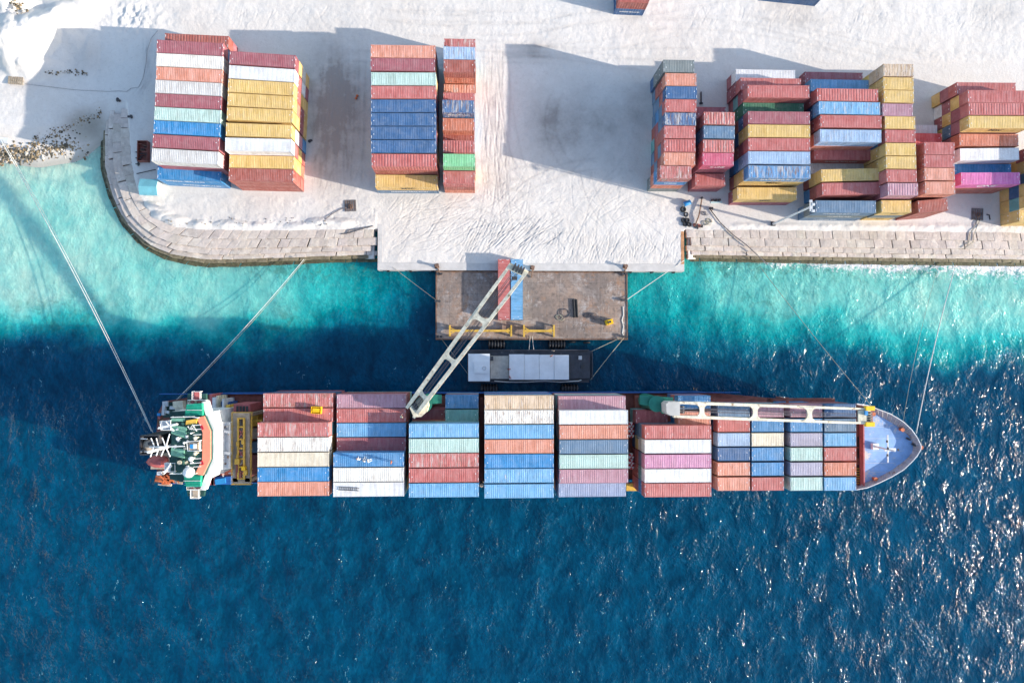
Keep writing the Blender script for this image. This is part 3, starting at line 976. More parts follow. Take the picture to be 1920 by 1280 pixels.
def container_meshes(L, nroof, nside, flat=False, key=''):
    hl, hw = L / 2, CW / 2
    d = {}
    m = MB()
    for sx in (-1, 1):
        for sy in (-1, 1):
            m.box((sx * (hl - 0.075), sy * (hw - 0.075), CHT / 2), (0.15, 0.15, CHT - 0.24))
            for z in (0.06, CHT - 0.06):
                m.box((sx * (hl - 0.09), sy * (hw - 0.08), z), (0.18, 0.16, 0.12))
    for sy in (-1, 1):
        m.box((0, sy * (hw - 0.05), CHT - 0.07), (L - 0.36, 0.07, 0.09))
        m.box((0, sy * (hw - 0.05), 0.08), (L - 0.36, 0.09, 0.15))
    for sx in (-1, 1):
        m.box((sx * (hl - 0.06), 0, CHT - 0.075), (0.10, CW - 0.32, 0.10))
        m.box((sx * (hl - 0.06), 0, 0.08), (0.10, CW - 0.32, 0.15))
    d['frame'] = m.mesh('frame', M['paint'])
    m = MB()
    zr, amp = CHT - 0.055, (0.008 if flat else (0.036 if nroof < 0.0025 * L * 1000 else 0.024))
    pr = corr_profile(L - 0.34, nroof)
    w2 = hw - 0.09
    vv, ff = [], []
    for x, t in pr:
        vv += [(x, -w2, zr + t * amp), (x, w2, zr + t * amp)]
    ff = [(2 * i, 2 * i + 2, 2 * i + 3, 2 * i + 1) for i in range(len(pr) - 1)]
    m.add(vv, ff)
    for sx in (-1, 1):
        m.box((sx * (hl - 0.14), 0, zr - 0.005), (0.08, 2 * w2, 0.03))
    if not flat:
        m.cur = 1
        for sx in (-1, 1):
            for sy, ln in ((-0.78, 0.55), (0.78, 0.4)):
                m.box((sx * (hl - 0.115), sy * 0.95, zr + 0.03), (0.06, ln, 0.05))
            m.box((sx * (hl - 0.55), 0.25 * sx, zr + amp + 0.004), (0.14, 0.16, 0.008))
    d['roof'] = m.mesh('roof', [M['paint'], M['textw']])
    for nm, s in (('side_s', -1), ('side_n', 1)):
        pr = corr_profile(L - 0.3, nside)
        m = MB()
        vv = []
        for x, t in pr:
            y = s * (hw - 0.075 + t * (0.006 if flat else 0.04))
            vv += [(x, y, 0.13), (x, y, CHT - 0.11)]
        ff = [(2 * i, 2 * i + 2, 2 * i + 3, 2 * i + 1) if s < 0 else (2 * i, 2 * i + 1, 2 * i + 3, 2 * i + 2) for i in range(len(pr) - 1)]
        m.add(vv, ff)
        d[nm] = m.mesh('side_panel', M['paint'])
    pr = corr_profile(CW - 0.3, 8)
    m = MB()
    vv = []
    for y, t in pr:
        x = -(hl - 0.08 + t * 0.04)
        vv += [(x, y, 0.13), (x, y, CHT - 0.12)]
    m.add(vv, [(2 * i, 2 * i + 1, 2 * i + 3, 2 * i + 2) for i in range(len(pr) - 1)])
    d['front'] = m.mesh('front_panel', M['paint'])
    for nm, s in (('door_a', -1), ('door_b', 1)):
        m = MB()
        m.box((hl - 0.07, s * 0.53, CHT / 2), (0.06, 1.03, CHT - 0.28))
        for k in range(4):
            m.box((hl - 0.035, s * 0.53, 0.42 + k * 0.58), (0.03, 0.85, 0.1))
        m.cur = 1
        for yy in (0.25, 0.8):
            m.tube((hl - 0.015, s * yy, 0.16), (hl - 0.015, s * yy, CHT - 0.16), 0.024, n=5)
            m.box((hl - 0.01, s * (yy + 0.1), 1.05), (0.03, 0.26, 0.05))
        m.cur = 2
        m.box((hl - 0.028, s * 0.55, CHT - 0.46), (0.02, 0.26, 0.16))
        d[nm] = m.mesh('door', [M['paint'], M['paint'], M['textw']])
    # a plain one-piece version for the tiers that nobody sees
    m = MB()
    for nm in ('frame', 'roof', 'side_s', 'side_n', 'front'):
        me = d[nm]
        m.add([v.co[:] for v in me.vertices], [tuple(p.vertices) for p in me.polygons])
    m.box((hl - 0.07, 0, CHT / 2), (0.06, CW - 0.3, CHT - 0.28))
    d['whole'] = m
    return d


CM = {('40', 0): container_meshes(12.192, 36, 34), ('40', 1): container_meshes(12.192, 22, 22), ('20', 0): container_meshes(6.058, 18, 17), ('40', 2): container_meshes(12.192, 14, 40, True), ('20', 1): container_meshes(6.058, 11, 11)}
ORD = ['zeroth', 'first', 'second', 'third', 'fourth', 'fifth', 'sixth', 'seventh', 'eighth', 'ninth', 'tenth', 'eleventh', 'twelfth', 'thirteenth', 'fourteenth']
HIDDEN = []          # (mesh key, matrix, colour)
LABELS = {}
# lower tiers that show largest in the photograph: stack -> tiers counted from 0 at the bottom
VIS = {'s1_0': '012', 's1_3': '3', 's2_0': '12', 's3_2': '3', 's4_0': '03', 's5_0': '012', 's6_2': '2', 's6_4': '12', 's6_5': '12', 's6_6': '2', 't6_11': '0', 'y10_5': '2', 'y10_6': '01', 'y11_0': '01', 'y11_1': '012', 'y11_2': '012', 'y11_3': '12', 'y11_7': '01', 'y12_0': '0', 'y12_1': '01', 'y12_2': '01', 'y12_4': '1', 'y12_5': '1', 'y13_0': '01', 'y1_10': '0', 'y1_9': '2', 'y2_0': '012', 'y2_1': '12', 'y2_2': '02', 'y2_3': '012', 'y2_4': '012', 'y2_5': '012', 'y2_6': '2', 'y2_7': '0', 'y2_8': '01', 'y3_8': '12', 'y3_9': '0', 'y4_10': '01', 'y4_2': '12', 'y5_0': '012', 'y5_1': '12', 'y5_8': '012', 'y6_1': '2', 'y6_2': '2', 'y6_3': '2', 'y6_4': '12', 'y6_5': '0', 'y7_0': '0', 'y7_1': '01', 'y7_2': '012', 'y7_3': '1', 'y7_4': '2', 'y7_5': '12', 'y7_6': '12', 'y7_7': '012', 'y7_8': '012', 'y7_9': '0', 'y8_10': '01', 'y8_2': '2', 'y8_3': '2', 'y8_4': '2', 'y8_5': '2', 'y8_8': '01', 'y8_9': '01', 'y9_0': '2', 'y9_10': '01', 'y9_6': '2', 'y9_7': '2', 'y9_9': '2'}
#VISEND
VISIBLE_LOWER = None if VIS is None else {(k, int(c)) for k, v in VIS.items() for c in v}
OUT_OF_FRAME = {'y12_2', 'y12_3', 'y12_4', 'y12_5', 'y13_0', 'y13_1', 'y14_0'}
REGISTER = {}        # object name -> stack and tier, for checking what is in view
_font_cache = {}


def text_mesh(s, size, mat_):
    k = (s, size, mat_.name)
    if k not in _font_cache:
        cu = bpy.data.curves.new('lettering', 'FONT')
        cu.body = s
        cu.size = size
        cu.align_x = 'CENTER'
        cu.align_y = 'CENTER'
        cu.extrude = 0.004
        cu.offset = 0.012
        ob = bpy.data.objects.new('lettering', cu)
        COL.objects.link(ob)
        dg = bpy.context.evaluated_depsgraph_get()
        me = bpy.data.meshes.new_from_object(ob.evaluated_get(dg))
        bpy.data.objects.remove(ob)
        me.materials.clear()
        me.materials.append(mat_)
        _font_cache[k] = me
    return _font_cache[k]


def uniq(label):
    n = LABELS.get(label, 0) + 1
    LABELS[label] = n
    if n > 1:
        print('DUPLICATE LABEL', label)
    return label


def container(loc, yaw, size, var, key, wear, label, group, parts=True, text=None):
    col = colour(key, wear)
    t = thing('shipping_container', uniq(label), 'container', loc, yaw, group)
    d = CM[(size, var)]
    flip = rr.random() < 0.4
    for nm, pn in (('frame', 'frame'), ('roof', 'roof'), ('side_s', 'side_panel'), ('side_n', 'side_panel'), ('front', 'front_panel'), ('door_a', 'door'), ('door_b', 'door')):
        o = link_mesh(pn, d[nm], t, col)
        if flip and nm in ('front', 'door_a', 'door_b'):
            o.rotation_euler = (0, 0, math.pi)
    if text:
        s, size_t, dark, dx = text
        o = link_mesh('lettering', text_mesh(s, size_t, M['textb'] if dark else M['textw']), t)
        o.location = (dx, -CW / 2 - 0.012, CHT * 0.52)
        o.rotation_euler = (math.radians(90), 0, 0)
    return t


def stack(tag, where, cx, cy, tiers, z0, size, yaw, group, jit=0.04):
    """tiers: list bottom -> top of (colour key, wear, variant, text); (cx, cy) is the photo pixel of the top roof's centre"""
    n = len(tiers)
    zt = z0 + n * 2.6
    c = P(cx, cy, zt)
    r = random.Random(tag)
    for k, (key, wear, var, text) in enumerate(tiers):
        top = k == n - 1
        loc = Vector((c.x, c.y, z0 + k * 2.6)) if top else Vector((c.x + r.uniform(-jit, jit), c.y + r.uniform(-jit, jit), z0 + k * 2.6))
        yw = math.radians(yaw) + (0 if top else r.uniform(-0.003, 0.003))
        name = PAL[key][1]
        if top and tag in OUT_OF_FRAME:
            HIDDEN.append((size, var, Matrix.Translation(loc) @ Matrix.Rotation(yw, 4, 'Z'), colour(key, wear)))
            continue
        if top:
            lab = f'{name} container on top, {where}'
        else:
            lab = f'{name} container, {"bottom tier" if k == 0 else ORD[k + 1] + " tier up"}, {where}'
            if VISIBLE_LOWER is not None and (tag, k) not in VISIBLE_LOWER:
                HIDDEN.append((size, var, Matrix.Translation(loc) @ Matrix.Rotation(yw, 4, 'Z'), colour(key, wear)))
                continue
        o = container(loc, yw, size, var, key, wear, lab, group, text=text)
        REGISTER[o.name] = (tag, k)


MIX = ['maroon', 'red', 'brick', 'yellow', 'blue', 'navy', 'slate', 'maroon', 'orange', 'red', 'greywhite', 'steel', 'teal', 'maroon', 'brick']


def tl(tag, n, topspec, below=None):
    """build a tier list with random colours under the given top"""
    r = random.Random(tag + 'c')
    out = []
    for k in range(n - 1):
        if below and k < len(below) and below[k]:
            b = below[k]
            out.append(b if isinstance(b, tuple) else (b, r.uniform(0.1, 0.5), 0, None))
        else:
            out.append((r.choice(MIX), r.uniform(0.1, 0.5), 0, None))
    out.append(topspec)
    return out


def nearest(i, n):
    return f'{ORD[i + 1]} from the top' 


# yard rows: (row number from the left, group, size, [ (colour, x, y, tiers, yaw, wear, variant, text, below) ... ] from the back of the yard to the water)
Z0 = ZG + 0.02
MS = ('MSC', 1.5, True, 0.3)
YARD = [
    (1, '40', [('brick', 368.8, 76.7, 2, -1.6, .25, 1, None, None), ('maroon', 355.9, 89.8, 4, -2, .2, 0, None, None), ('cream', 355.3, 114.7, 4, -2, .3, 0, None, ['greywhite'] * 3), ('salmon', 355, 140, 4, -2, .45, 0, None, None),
                ('greywhite', 353.3, 165, 4, -2.1, .35, 0, None, None), ('maroon', 352.8, 190.1, 4, -2.1, .15, 0, None, None), ('mint', 351.7, 215.6, 4, -2.2, .4, 0, None, None), ('blue', 350.3, 241, 4, -2.3, .25, 0, None, None),
                ('maroon', 348.4, 267, 4, -2.4, .15, 0, None, None), ('greywhite', 346.7, 293.4, 4, -2.6, .2, 0, None, ['brick', 'maroon', 'maroon']), ('blue', 355, 326.5, 2, -2.2, .1, 0, ('MAERSK SEALAND', 0.9, False, -1.2), [('steel', .1, 0, ('MAERSK SEALAND', 0.9, False, 1.0))])]),
    (2, '40', [('maroon', 492, 111.7, 4, -2.9, .1, 0, None, ['yellow', 'greywhite', 'yellow']), ('white', 490.9, 138.3, 4, -2.8, .05, 2, None, ['maroon', 'white', 'red']), ('yellow', 489.1, 163.8, 4, -2.5, .1, 0, None, ['yellow', 'yellow', 'red']),
                ('yellow', 488.3, 189.5, 4, -2.4, .1, 0, None, ['yellow', 'maroon', 'orange']), ('yellow', 487, 215.4, 4, -2.0, .1, 0, None, ['yellow', 'maroon', 'yellow']), ('yellow', 485.3, 244.4, 4, -1.2, .1, 0, None, ['steel', 'mauve', 'white']),
                ('white', 484, 271.5, 4, -0.6, .05, 2, None, ['brick', 'yellow', 'red']), ('yellow', 490.6, 303.8, 3, -0.7, .1, 0, None, ['orange', 'yellow']), ('brick', 489.4, 328.2, 3, -0.9, .25, 0, None, ['brick', 'brick'])]),
    (3, '40', [('salmon', 755.6, 96.6, 4, 0.3, .5, 0, None, ['slate', 'slate', 'maroon']), ('maroon', 755.3, 121.1, 4, 0.4, .2, 0, None, None), ('mint', 756.6, 147.9, 4, 0.7, .4, 0, None, None), ('red', 756.3, 173.1, 4, 0.8, .35, 0, None, None),
                ('navy', 756.3, 198.6, 4, 0.9, .1, 0, None, None), ('navy', 756, 224, 4, 0.8, .1, 0, None, None), ('navy', 756, 249.2, 4, 0.7, .1, 0, None, None), ('navy', 756.4, 274.7, 4, 0.6, .2, 0, None, None),
                ('red', 757.4, 300.6, 4, 0.4, .2, 1, None, ['brick', 'orange', 'brick']), ('yellow', 762, 339.5, 2, 0.1, .15, 0, MS, [('slate', .2, 0, ('MAERSK SEALAND', 0.9, False, 0.2))])]),
    (4, '20', [('red', 861.9, 84.5, 3, 0, .7, 0, None, None), ('paleblue', 861.3, 99.7, 4, 0, .65, 0, None, None), ('brick', 861.6, 124, 4, 0, .2, 0, None, ['orange', 'orange', 'orange']), ('salmon', 861, 170, 2, 0, .7, 1, None, None),
                ('red', 860.5, 185.5, 3, 0, .4, 0, None, None), ('navy', 859.4, 199.7, 4, 0, .85, 0, ('MAERSK SEALAND', 0.5, False, 0), None), ('orange', 859.6, 233.5, 3, 0, .2, 0, None, None), ('brick', 860, 259, 2, 0, .2, 0, None, None),
                ('red', 860.3, 275, 3, 0, .45, 1, None, None), ('green', 860.9, 300.5, 4, 0, .05, 0, None, None), ('red', 860.6, 332.5, 3, 0, .35, 0, None, ['orange', 'brick'])]),
    (5, '20', [('greygreen', 1273, 124.1, 4, 0.2, .2, 0, None, ['navy', 'greygreen', 'greygreen']), ('salmon', 1276.9, 149.3, 4, 0.2, .2, 0, None, ['slate', 'brick', 'brick']), ('navy', 1278.2, 173.7, 4, 0.2, .1, 0, None, ['slate', 'slate', 'brick']),
                ('red', 1276.9, 198.1, 4, 0.2, .35, 0, None, ['slate', 'steel', 'slate']), ('navy', 1276, 223.3, 4, 0.2, .95, 0, None, ['brick', 'maroon', 'slate']), ('red', 1275, 247.8, 4, 0.2, .4, 0, None, ['teal', 'brick', 'brick']),
                ('red', 1275, 273, 4, 0.2, .35, 1, None, ['slate', 'brick', 'slate']), ('salmon', 1274.4, 298, 4, 0.2, .4, 0, None, ['brick', 'slate', 'brick']), ('red', 1267.4, 322.8, 4, 0, .85, 0, None, ['greygreen', 'orange', ('steel', .1, 0, ('MAERSK', 0.7, False, 0))])]),
    (6, '20', [('maroon', 1333, 212, 2, 0, .1, 0, None, None), ('red', 1349, 221.9, 4, 0, .75, 1, None, ['brick', 'maroon', 'maroon']), ('slate', 1348.8, 247.8, 4, 0, .2, 0, None, None), ('red', 1347.5, 274, 4, 0, .65, 1, None, None),
                ('hotpink', 1346.7, 298.5, 4, 0.3, .1, 0, ('K LINE', 0.95, False, 0.2), ['maroon', 'maroon', 'maroon']), ('red', 1331.9, 337, 2, 0.6, .15, 0, None, ['maroon'])]),
    (7, '40', [('white', 1435.6, 142, 2, 0, .15, 0, None, ['maroon']), ('red', 1445.5, 158, 3, 0, .4, 0, None, ['maroon', 'maroon']), ('red', 1460, 171.6, 4, 0.4, .2, 0, None, ['maroon', 'teal', 'maroon']), ('dkgreen', 1450.5, 204.5, 3, 0.2, .1, 0, None, ['navy', 'dkgreen']),
                ('maroon', 1461, 220.8, 4, 0.2, .35, 0, None, None), ('yellow', 1461.3, 245.7, 4, 0.2, .05, 0, None, ['slate', 'navy', 'yellow']), ('red', 1461.5, 270.8, 4, 0.4, .3, 0, None, ['navy', 'brick', 'maroon']),
                ('paleblue', 1461.5, 295.8, 4, 0.2, .35, 0, None, ['navy', 'blue', 'paleblue']), ('steel', 1461.9, 322.4, 4, 0, .8, 0, ('HAMBURG SUD', 1.0, False, 0.2), ['brick', 'yellow', ('yellow', .15, 0, MS)]), ('yellow', 1438.6, 362.5, 2, 0.4, .1, 0, ('MSC', 1.2, True, 0), ['maroon'])]),
    (8, '40', [('maroon', 1563.6, 146.5, 1, 0, .1, 0, None, None), ('lightblue', 1576, 160.5, 2, 0, .5, 0, None, None), ('red', 1589.6, 178, 4, 0, .3, 1, None, ['maroon', 'maroon', 'maroon']), ('lightblue', 1593.2, 202.7, 4, -0.2, .65, 0, None, ['navy', 'navy', 'navy']),
                ('red', 1596, 227.8, 4, 0, .2, 0, None, ['maroon', 'maroon', 'maroon']), ('paleblue', 1595.5, 254.8, 4, 0, .6, 0, None, None), ('red', 1582.6, 288.8, 2, 0.2, .3, 0, ('MAERSK SEALAND', 0.8, False, 0), ['maroon']), ('greywhite', 1575, 316, 1, 0, .2, 0, None, None),
                ('yellow', 1596.6, 327.8, 3, 1.9, .05, 0, None, ['brick', 'yellow']), ('red', 1598.2, 353.6, 3, 1.7, .2, 0, None, ['steel', 'brick']), ('slate', 1586.3, 387.5, 3, 0.1, .2, 0, ('HAMBURG SUD LINE', 0.8, False, -0.3), [('slate', .2, 0, ('HAMBURG SUD', 0.7, False, -1)), ('greygreen', .2, 0, ('HAMBURG SUD', 0.7, False, 0.6))])]),
    (9, '20', [('tan', 1685, 131.5, 4, 0.4, .85, 0, None, ['brick', 'yellow', 'tan']), ('yellow', 1685, 156.9, 4, 0, .1, 0, None, ['brick', 'yellow', 'yellow']), ('yellow', 1685.6, 181, 4, 0, .1, 0, None, ['yellow', 'yellow', 'yellow']), ('mauve', 1683.4, 206, 4, 0, .2, 0, None, None), ('yellow', 1688, 230, 4, 0, .1, 0, None, None),
                ('red', 1688.6, 255.2, 4, 0, .35, 0, None, None), ('yellow', 1689.2, 279.9, 4, 0, .15, 0, None, ['yellow', 'yellow', 'yellow']), ('yellow', 1689.9, 304.7, 4, 0, .1, 0, None, ['yellow', 'yellow', 'yellow']), ('red', 1690.9, 329.7, 4, 0, .3, 0, None, None),
                ('mauve', 1693.2, 354.9, 4, 0.2, .4, 1, None, ['brick', 'maroon', 'maroon']), ('yellow', 1680.9, 387, 3, 0.4, .2, 0, ('MSC', 0.8, True, .3), [('yellow', .1, 0, ('MSC', 0.8, True, .3)), 'greygreen'])]),
    (10, '20', [('white', 1731, 245, 1, 0, .2, 0, None, None), ('bright', 1739, 261, 2, 0, .1, 0, None, None), ('red', 1761.9, 278.3, 4, 0.2, .3, 0, None, ['maroon', 'brick', 'brick']), ('red', 1761.5, 302.2, 4, 0.2, .25, 0, None, ['maroon', 'brick', 'maroon']), ('salmon', 1762.2, 326.4, 4, 0.2, .4, 0, None, ['maroon', 'brick', 'brick']),
                 ('salmon', 1763, 352.1, 4, 0.4, .3, 0, None, ['brick', 'brick', 'brick']), ('brick', 1749.6, 385.5, 3, 5, .2, 0, None, ['brick', 'brick'])]),
    (11, '40', [('red', 1849.7, 166, 3, 0.4, .2, 0, None, ['yellow', 'maroon']), ('red', 1871.5, 180.9, 4, 0.4, .35, 0, None, ['white', 'maroon', 'yellow']), ('red', 1873, 204.4, 4, 0.4, .3, 1, None, ['maroon', 'yellow', 'maroon']), ('yellow', 1873, 229, 4, 0.6, .15, 0, MS, ['yellow', 'slate', 'maroon']),
                 ('orange', 1854.7, 262.5, 3, 0.4, .35, 0, None, ['maroon', 'maroon']), ('white', 1855.8, 289.0, 3, 1.4, .05, 2, None, ['maroon', 'brick']), ('blue', 1842, 318.5, 2, 0.5, .1, 0, None, None), ('magenta', 1857.8, 334.6, 3, 0.9, .1, 0, ('ONE', 1.9, False, 0), ['brick', 'brick'])]),
]
YG = 'shipping containers stacked on the sand yard'
for row, size, items in YARD:
    for i, (key, x, y, n, yaw, wear, var, text, below) in enumerate(items):
        tag = f'y{row}_{i}'
        where = f'{ORD[i + 1]} stack from back, {ORD[row]} yard row from left'
        stack(tag, where, x, y, tl(tag, n, (key, wear, var, text), below), Z0, size, yaw, YG)
# the row cut by the right edge of the photograph and the stacks at the top edge
g0 = P(1875, 424.6, Z0)
for i, (n, cols) in enumerate(((2, ['yellow', 'yellow']), (3, ['yellow', 'teal', 'yellow']), (4, ['yellow', 'navy', 'yellow', 'yellow']), (4, ['yellow', 'slate', 'yellow', 'yellow']), (4, ['yellow', 'yellow', 'tan', 'yellow']), (4, ['yellow', 'maroon', 'yellow', 'yellow']))):
    tag = f'y12_{i}'
    c = Vector((g0.x + 3.05 + (0.0 if i < 3 else 1.6), g0.y + 1.25 + i * 2.52, Z0 + n * 2.6))
    px, py = Qn(np.array(c.x), np.array(c.y), np.array(c.z))
    stack(tag, f'{ORD[i + 1]} stack from water, yard row cut by right edge', float(px), float(py), [(k_, .15, 0, None) for k_ in cols], Z0, '20', 0, YG)
g0 = P(1177, 29, Z0)
for i in range(2):
    c = Vector((g0.x + 0.1, g0.y + 1.25 + i * 2.52, Z0 + 4 * 2.6))
    px, py = Qn(np.array(c.x), np.array(c.y), np.array(c.z))
    stack(f'y13_{i}', f'{ORD[i + 1]} stack from front, at the top edge above middle', float(px), float(py), [('navy', .1, 1, ('MAERSK SEALAND', 0.5, False, 0)), ('brick', .2, 1, None), ('red', .2, 1, None), ('red', .2, 1, None)], Z0, '20', -1.5, YG)
g1, g2 = P(1418, 1, Z0), P(1530, 12.5, Z0)
yw = math.degrees(math.atan2(g2.y - g1.y, g2.x - g1.x))
nrm = Vector((-(g2.y - g1.y), g2.x - g1.x, 0)).normalized()
c = (g1 + g2) / 2 + nrm * 1.22
c.z = Z0 + 5.2
px, py = Qn(np.array(c.x), np.array(c.y), np.array(c.z))
stack('y14_0', 'angled stack at the top edge right of the middle', float(px), float(py), [('navy', .1, 0, ('MAERSK SEALAND', 0.9, False, 0.3)), ('navy', .1, 0, None)], Z0, '40', yw, YG)
c = P(-18, 14, 5.5)
stack('y15_0', 'in the upper left corner behind the sand heaps', -16, 12, [('blue', .2, 0, None)], Z0 + 0.5, '20', 3, YG)

# ship cargo
ZD = 8.4
SG = 'shipping containers loaded on the ship'
SHIP = [
    (1, '40', [('red', 558.75, 750.3, 4, .75), ('red', 558.75, 777.9, 4, .3), ('red', 549.7, 805.3, 5, .7), ('cream', 549.7, 833.1, 5, .65), ('ivory', 549.7, 861.3, 5, .1), ('blue', 549.7, 889.1, 5, .25), ('salmon', 549.7, 916.3, 5, .3)]),
    (2, '40', [('mauve', 696.1, 751.9, 4, .35), ('red', 696.1, 778.75, 4, .3), ('lightblue', 696.1, 805.8, 4, .25), ('maroon', 696.1, 832.9, 4, .1), ('steel', 691.1, 861.5, 5, .2), ('cream', 691.1, 889.6, 5, .35), ('white', 691.1, 917.3, 5, .15)]),
    (3, '40', [None, None, ('lightblue', 832.3, 806.9, 5, .35), ('mint', 832.3, 835.2, 5, .25), ('red', 832.3, 862.7, 5, .75), ('red', 832.3, 890.8, 5, .25), ('lightblue', 832.3, 918.75, 5, .2)]),
    (4, '40', [('tan', 973.5, 754.2, 5, .6), ('cream', 973.5, 781.3, 5, .75), ('lightblue', 973.5, 809.2, 5, .2), ('salmon', 973.5, 836.7, 5, .15), ('blue', 973.5, 864.2, 5, .2), ('lightblue', 973.5, 891.7, 5, .45), ('lightblue', 973.5, 920.4, 5, .2)]),
    (5, '40', [('mauve', 1110.2, 754.8, 4, .45), ('white', 1113.4, 782.2, 5, .05), ('salmon', 1113.6, 809.8, 5, .15), ('slate', 1113.6, 837.3, 5, .05), ('mint', 1113.6, 865, 5, .05), ('mauve', 1113.6, 892.5, 5, .25), ('peri', 1110.8, 918.3, 4, .3)]),
    (6, '40', [None, None, ('red', 1271.5, 809.8, 4, .45), ('white', 1271.5, 836.7, 4, .05), ('pink', 1271.5, 864.6, 4, .1), ('white', 1271.5, 891.5, 4, .5), ('red', 1271.5, 918.5, 4, .35)]),
]
for bay, size, items in SHIP:
    for i, it in enumerate(items):
        if it is None:
            continue
        key, x, y, n, wear = it
        tag = f's{bay}_{i}'
        var = 2 if key in ('white', 'ivory') else 0
        stack(tag, f'{ORD[i + 1]} row from the quay, {ORD[bay]} bay from bridge', x, y, tl(tag, n, (key, wear, var, None)), ZD, size, 0, SG)
for bay, i, key, x, y, n, wear in ((3, 0, 'steel', 866.1, 752.9, 3, .4), (3, 1, 'teal', 866.1, 779.8, 3, .35), (3, 11, 'maroon', 803.5, 779, 2, .1), (6, 0, 'steel', 1302.2, 754, 3, .2), (6, 1, 'salmon', 1302.2, 782.8, 3, .25), (6, 11, 'maroon', 1222, 781, 2, .15)):
    tag = f't{bay}_{i}'
    stack(tag, f'short one {"beside the crane foot" if i == 11 else ORD[i + 1] + " from the quay"} in {ORD[bay]} ship bay', x, y, tl(tag, n, (key, wear, 0, None)), ZD, '20', 0, SG)
FORE = [['slate', 'mauve', 'mauve', 'navy'], ['red', 'steel', 'steel', 'slate'], ['paleblue', 'ivory', 'lilac', 'lightblue'], ['navy', 'steel', 'mint', 'red'], ['salmon', 'steel', 'lilac', 'orange'], ['salmon', 'red', 'mint', 'lightblue']]
FX, FY = [1376.1, 1439.8, 1512.3, 1575.8], [769.6, 797, 823.9, 851.2, 879.1, 907]
for r_, rowc in enumerate(FORE):
    for c_, key in enumerate(rowc):
        tag = f'f{r_}_{c_}'
        stack(tag, f'row {ORD[r_ + 1]} from quay, column {ORD[c_ + 1]} of foremost ship bays', FX[c_], FY[r_], tl(tag, 3, (key, random.Random(tag).uniform(.1, .5), 0, None)), ZD, '20', 0, SG)

if HIDDEN:               # the tiers buried inside the stacks: one mass, real boxes
    m = MB()
    cols = []
    for size, var, mx, col in HIDDEN:
        src = CM[(size, var)]['whole']
        b = len(m.v)
        m.v += [tuple(mx @ Vector(p)) for p in src.v]
        m.f += [tuple(b + i for i in f) for f in src.f]
        m.m += [0] * len(src.f)
        cols.append((len(src.v), col))
    o = m.build('stacked_containers', M['paintmass'])
    at = o.data.attributes.new('paint_colour', 'FLOAT_COLOR', 'POINT')
    at.data.foreach_set('color', np.concatenate([np.tile(np.array(c_, np.float32), (k_, 1)) for k_, c_ in cols]).ravel())
    sset(o, 'containers buried inside the stacks under the visible tiers', 'containers', kind='stuff')

# two containers on the pontoon
DZ = 1.7
for key, x, wear, lab in (('red', 945.2, .2, 'faded red container lying on the pontoon under the crane tip'), ('lightblue', 969.2, .15, 'light blue container lying on the pontoon under the crane tip')):
    c = P(x, 542.3, DZ + 2.6)
    container(Vector((c.x, c.y, DZ + 0.012)), math.radians(90), '40', 0, key, wear, lab, 'containers landed on the pontoon')

# ------------------------------------------------------------------ the ship
yN = P(700, 742, 19.0).y           # outer faces of the container rows
yS = P(700, 931, 21.4).y
yc_ship = (yN + yS) / 2
bow_px = [(1606, 756.6), (1627, 759.7), (1647.5, 767.5), (1669, 775.5), (1693, 790), (1709, 805), (1719, 819), (1725.5, 832), (1727.5, 838), (1725.5, 844), (1719.5, 854), (1711, 864), (1694, 880), (1672.5, 893), (1647.5, 905), (1627, 913.6), (1606, 917.5)]
ZB = 11.2
bow = [P(a, b, ZB) for a, b in bow_px]
ymid = (bow[0].y + bow[-1].y) / 2
xs0 = P(295, 830, 7.0).x
xfc = P(1612, 838, 10.0).x
ship = thing('container_ship', 'blue hulled container ship moored along the quay with two deck cranes', 'ship', (P(960, 835, 0).x, ymid, 0))
stern = [(xs0 + 1.2, P(300, 752, 7).y), (xs0, P(300, 775, 7).y), (xs0 - 0.3, ymid), (xs0, P(300, 888, 7).y), (xs0 + 1.2, P(300, 908, 7).y)]
hN, hS = yN - 0.15, yS + 0.15
xa, xb_ = P(480, 830, 7).x, P(1330, 830, 7).x
side_n = [(xa - 8, hN), (xb_, hN), (P(1500, 838, 7).x, bow[0].y + 0.35)]
side_s = [(P(1500, 838, 7).x, bow[-1].y - 0.35), (xb_, hS), (xa - 8, hS)]
bowl = [(p.x - (1.0 if p.x > bow[2].x else 0.4), ymid + (p.y - ymid) * 0.95) for p in bow]
deck_poly = stern[::-1][::-1] + []
outline = [stern[0]] + side_n + bowl + side_s + [stern[4], stern[3], stern[2], stern[1]]


def ring(poly, fb, fy, z):
    out = []
    for x, y in poly:
        k = max(0.0, (x - xb_) / (bow[7].x - xb_))
        out.append((x - fb * k * k * 9.0, ymid + (y - ymid) * (1 - fy * k * k - 0.02 * fy)))
    return [(x, y, z) for x, y in out]


rings = [ring(outline, 1.0, 0.45, -1.5), ring(outline, 0.7, 0.35, 1.5), ring(outline, 0.25, 0.12, 5.0), ring(outline, 0, 0, 7.0)]
m = MB()
n = len(outline)
vv = [p for r in rings for p in r]
ff = []
for l in range(3):
    for i in range(n):
        ff.append((l * n + i, l * n + (i + 1) % n, (l + 1) * n + (i + 1) % n, (l + 1) * n + i))
ff.append(tuple(range(3 * n, 4 * n)))
m.add(vv, ff)
bm = bmesh.new()
me = m.mesh('hull', [M['hullblue'], M['oxide']], off=ship.location)
bm.from_mesh(me)
bmesh.ops.recalc_face_normals(bm, faces=bm.faces)
for f in bm.faces:
    if f.normal.z > 0.9:
        f.material_index = 1
bm.to_mesh(me)
bm.free()
hull = link_mesh('hull', me, ship)
# hull side rails along the cargo deck
m = MB()
for yy in (hN, hS):
    m.box(((xa + xb_) / 2 - 6, yy, 7.5), (xb_ - xa + 24, 0.12, 1.0))
m.build('bulwark', M['hullblue'], ship)

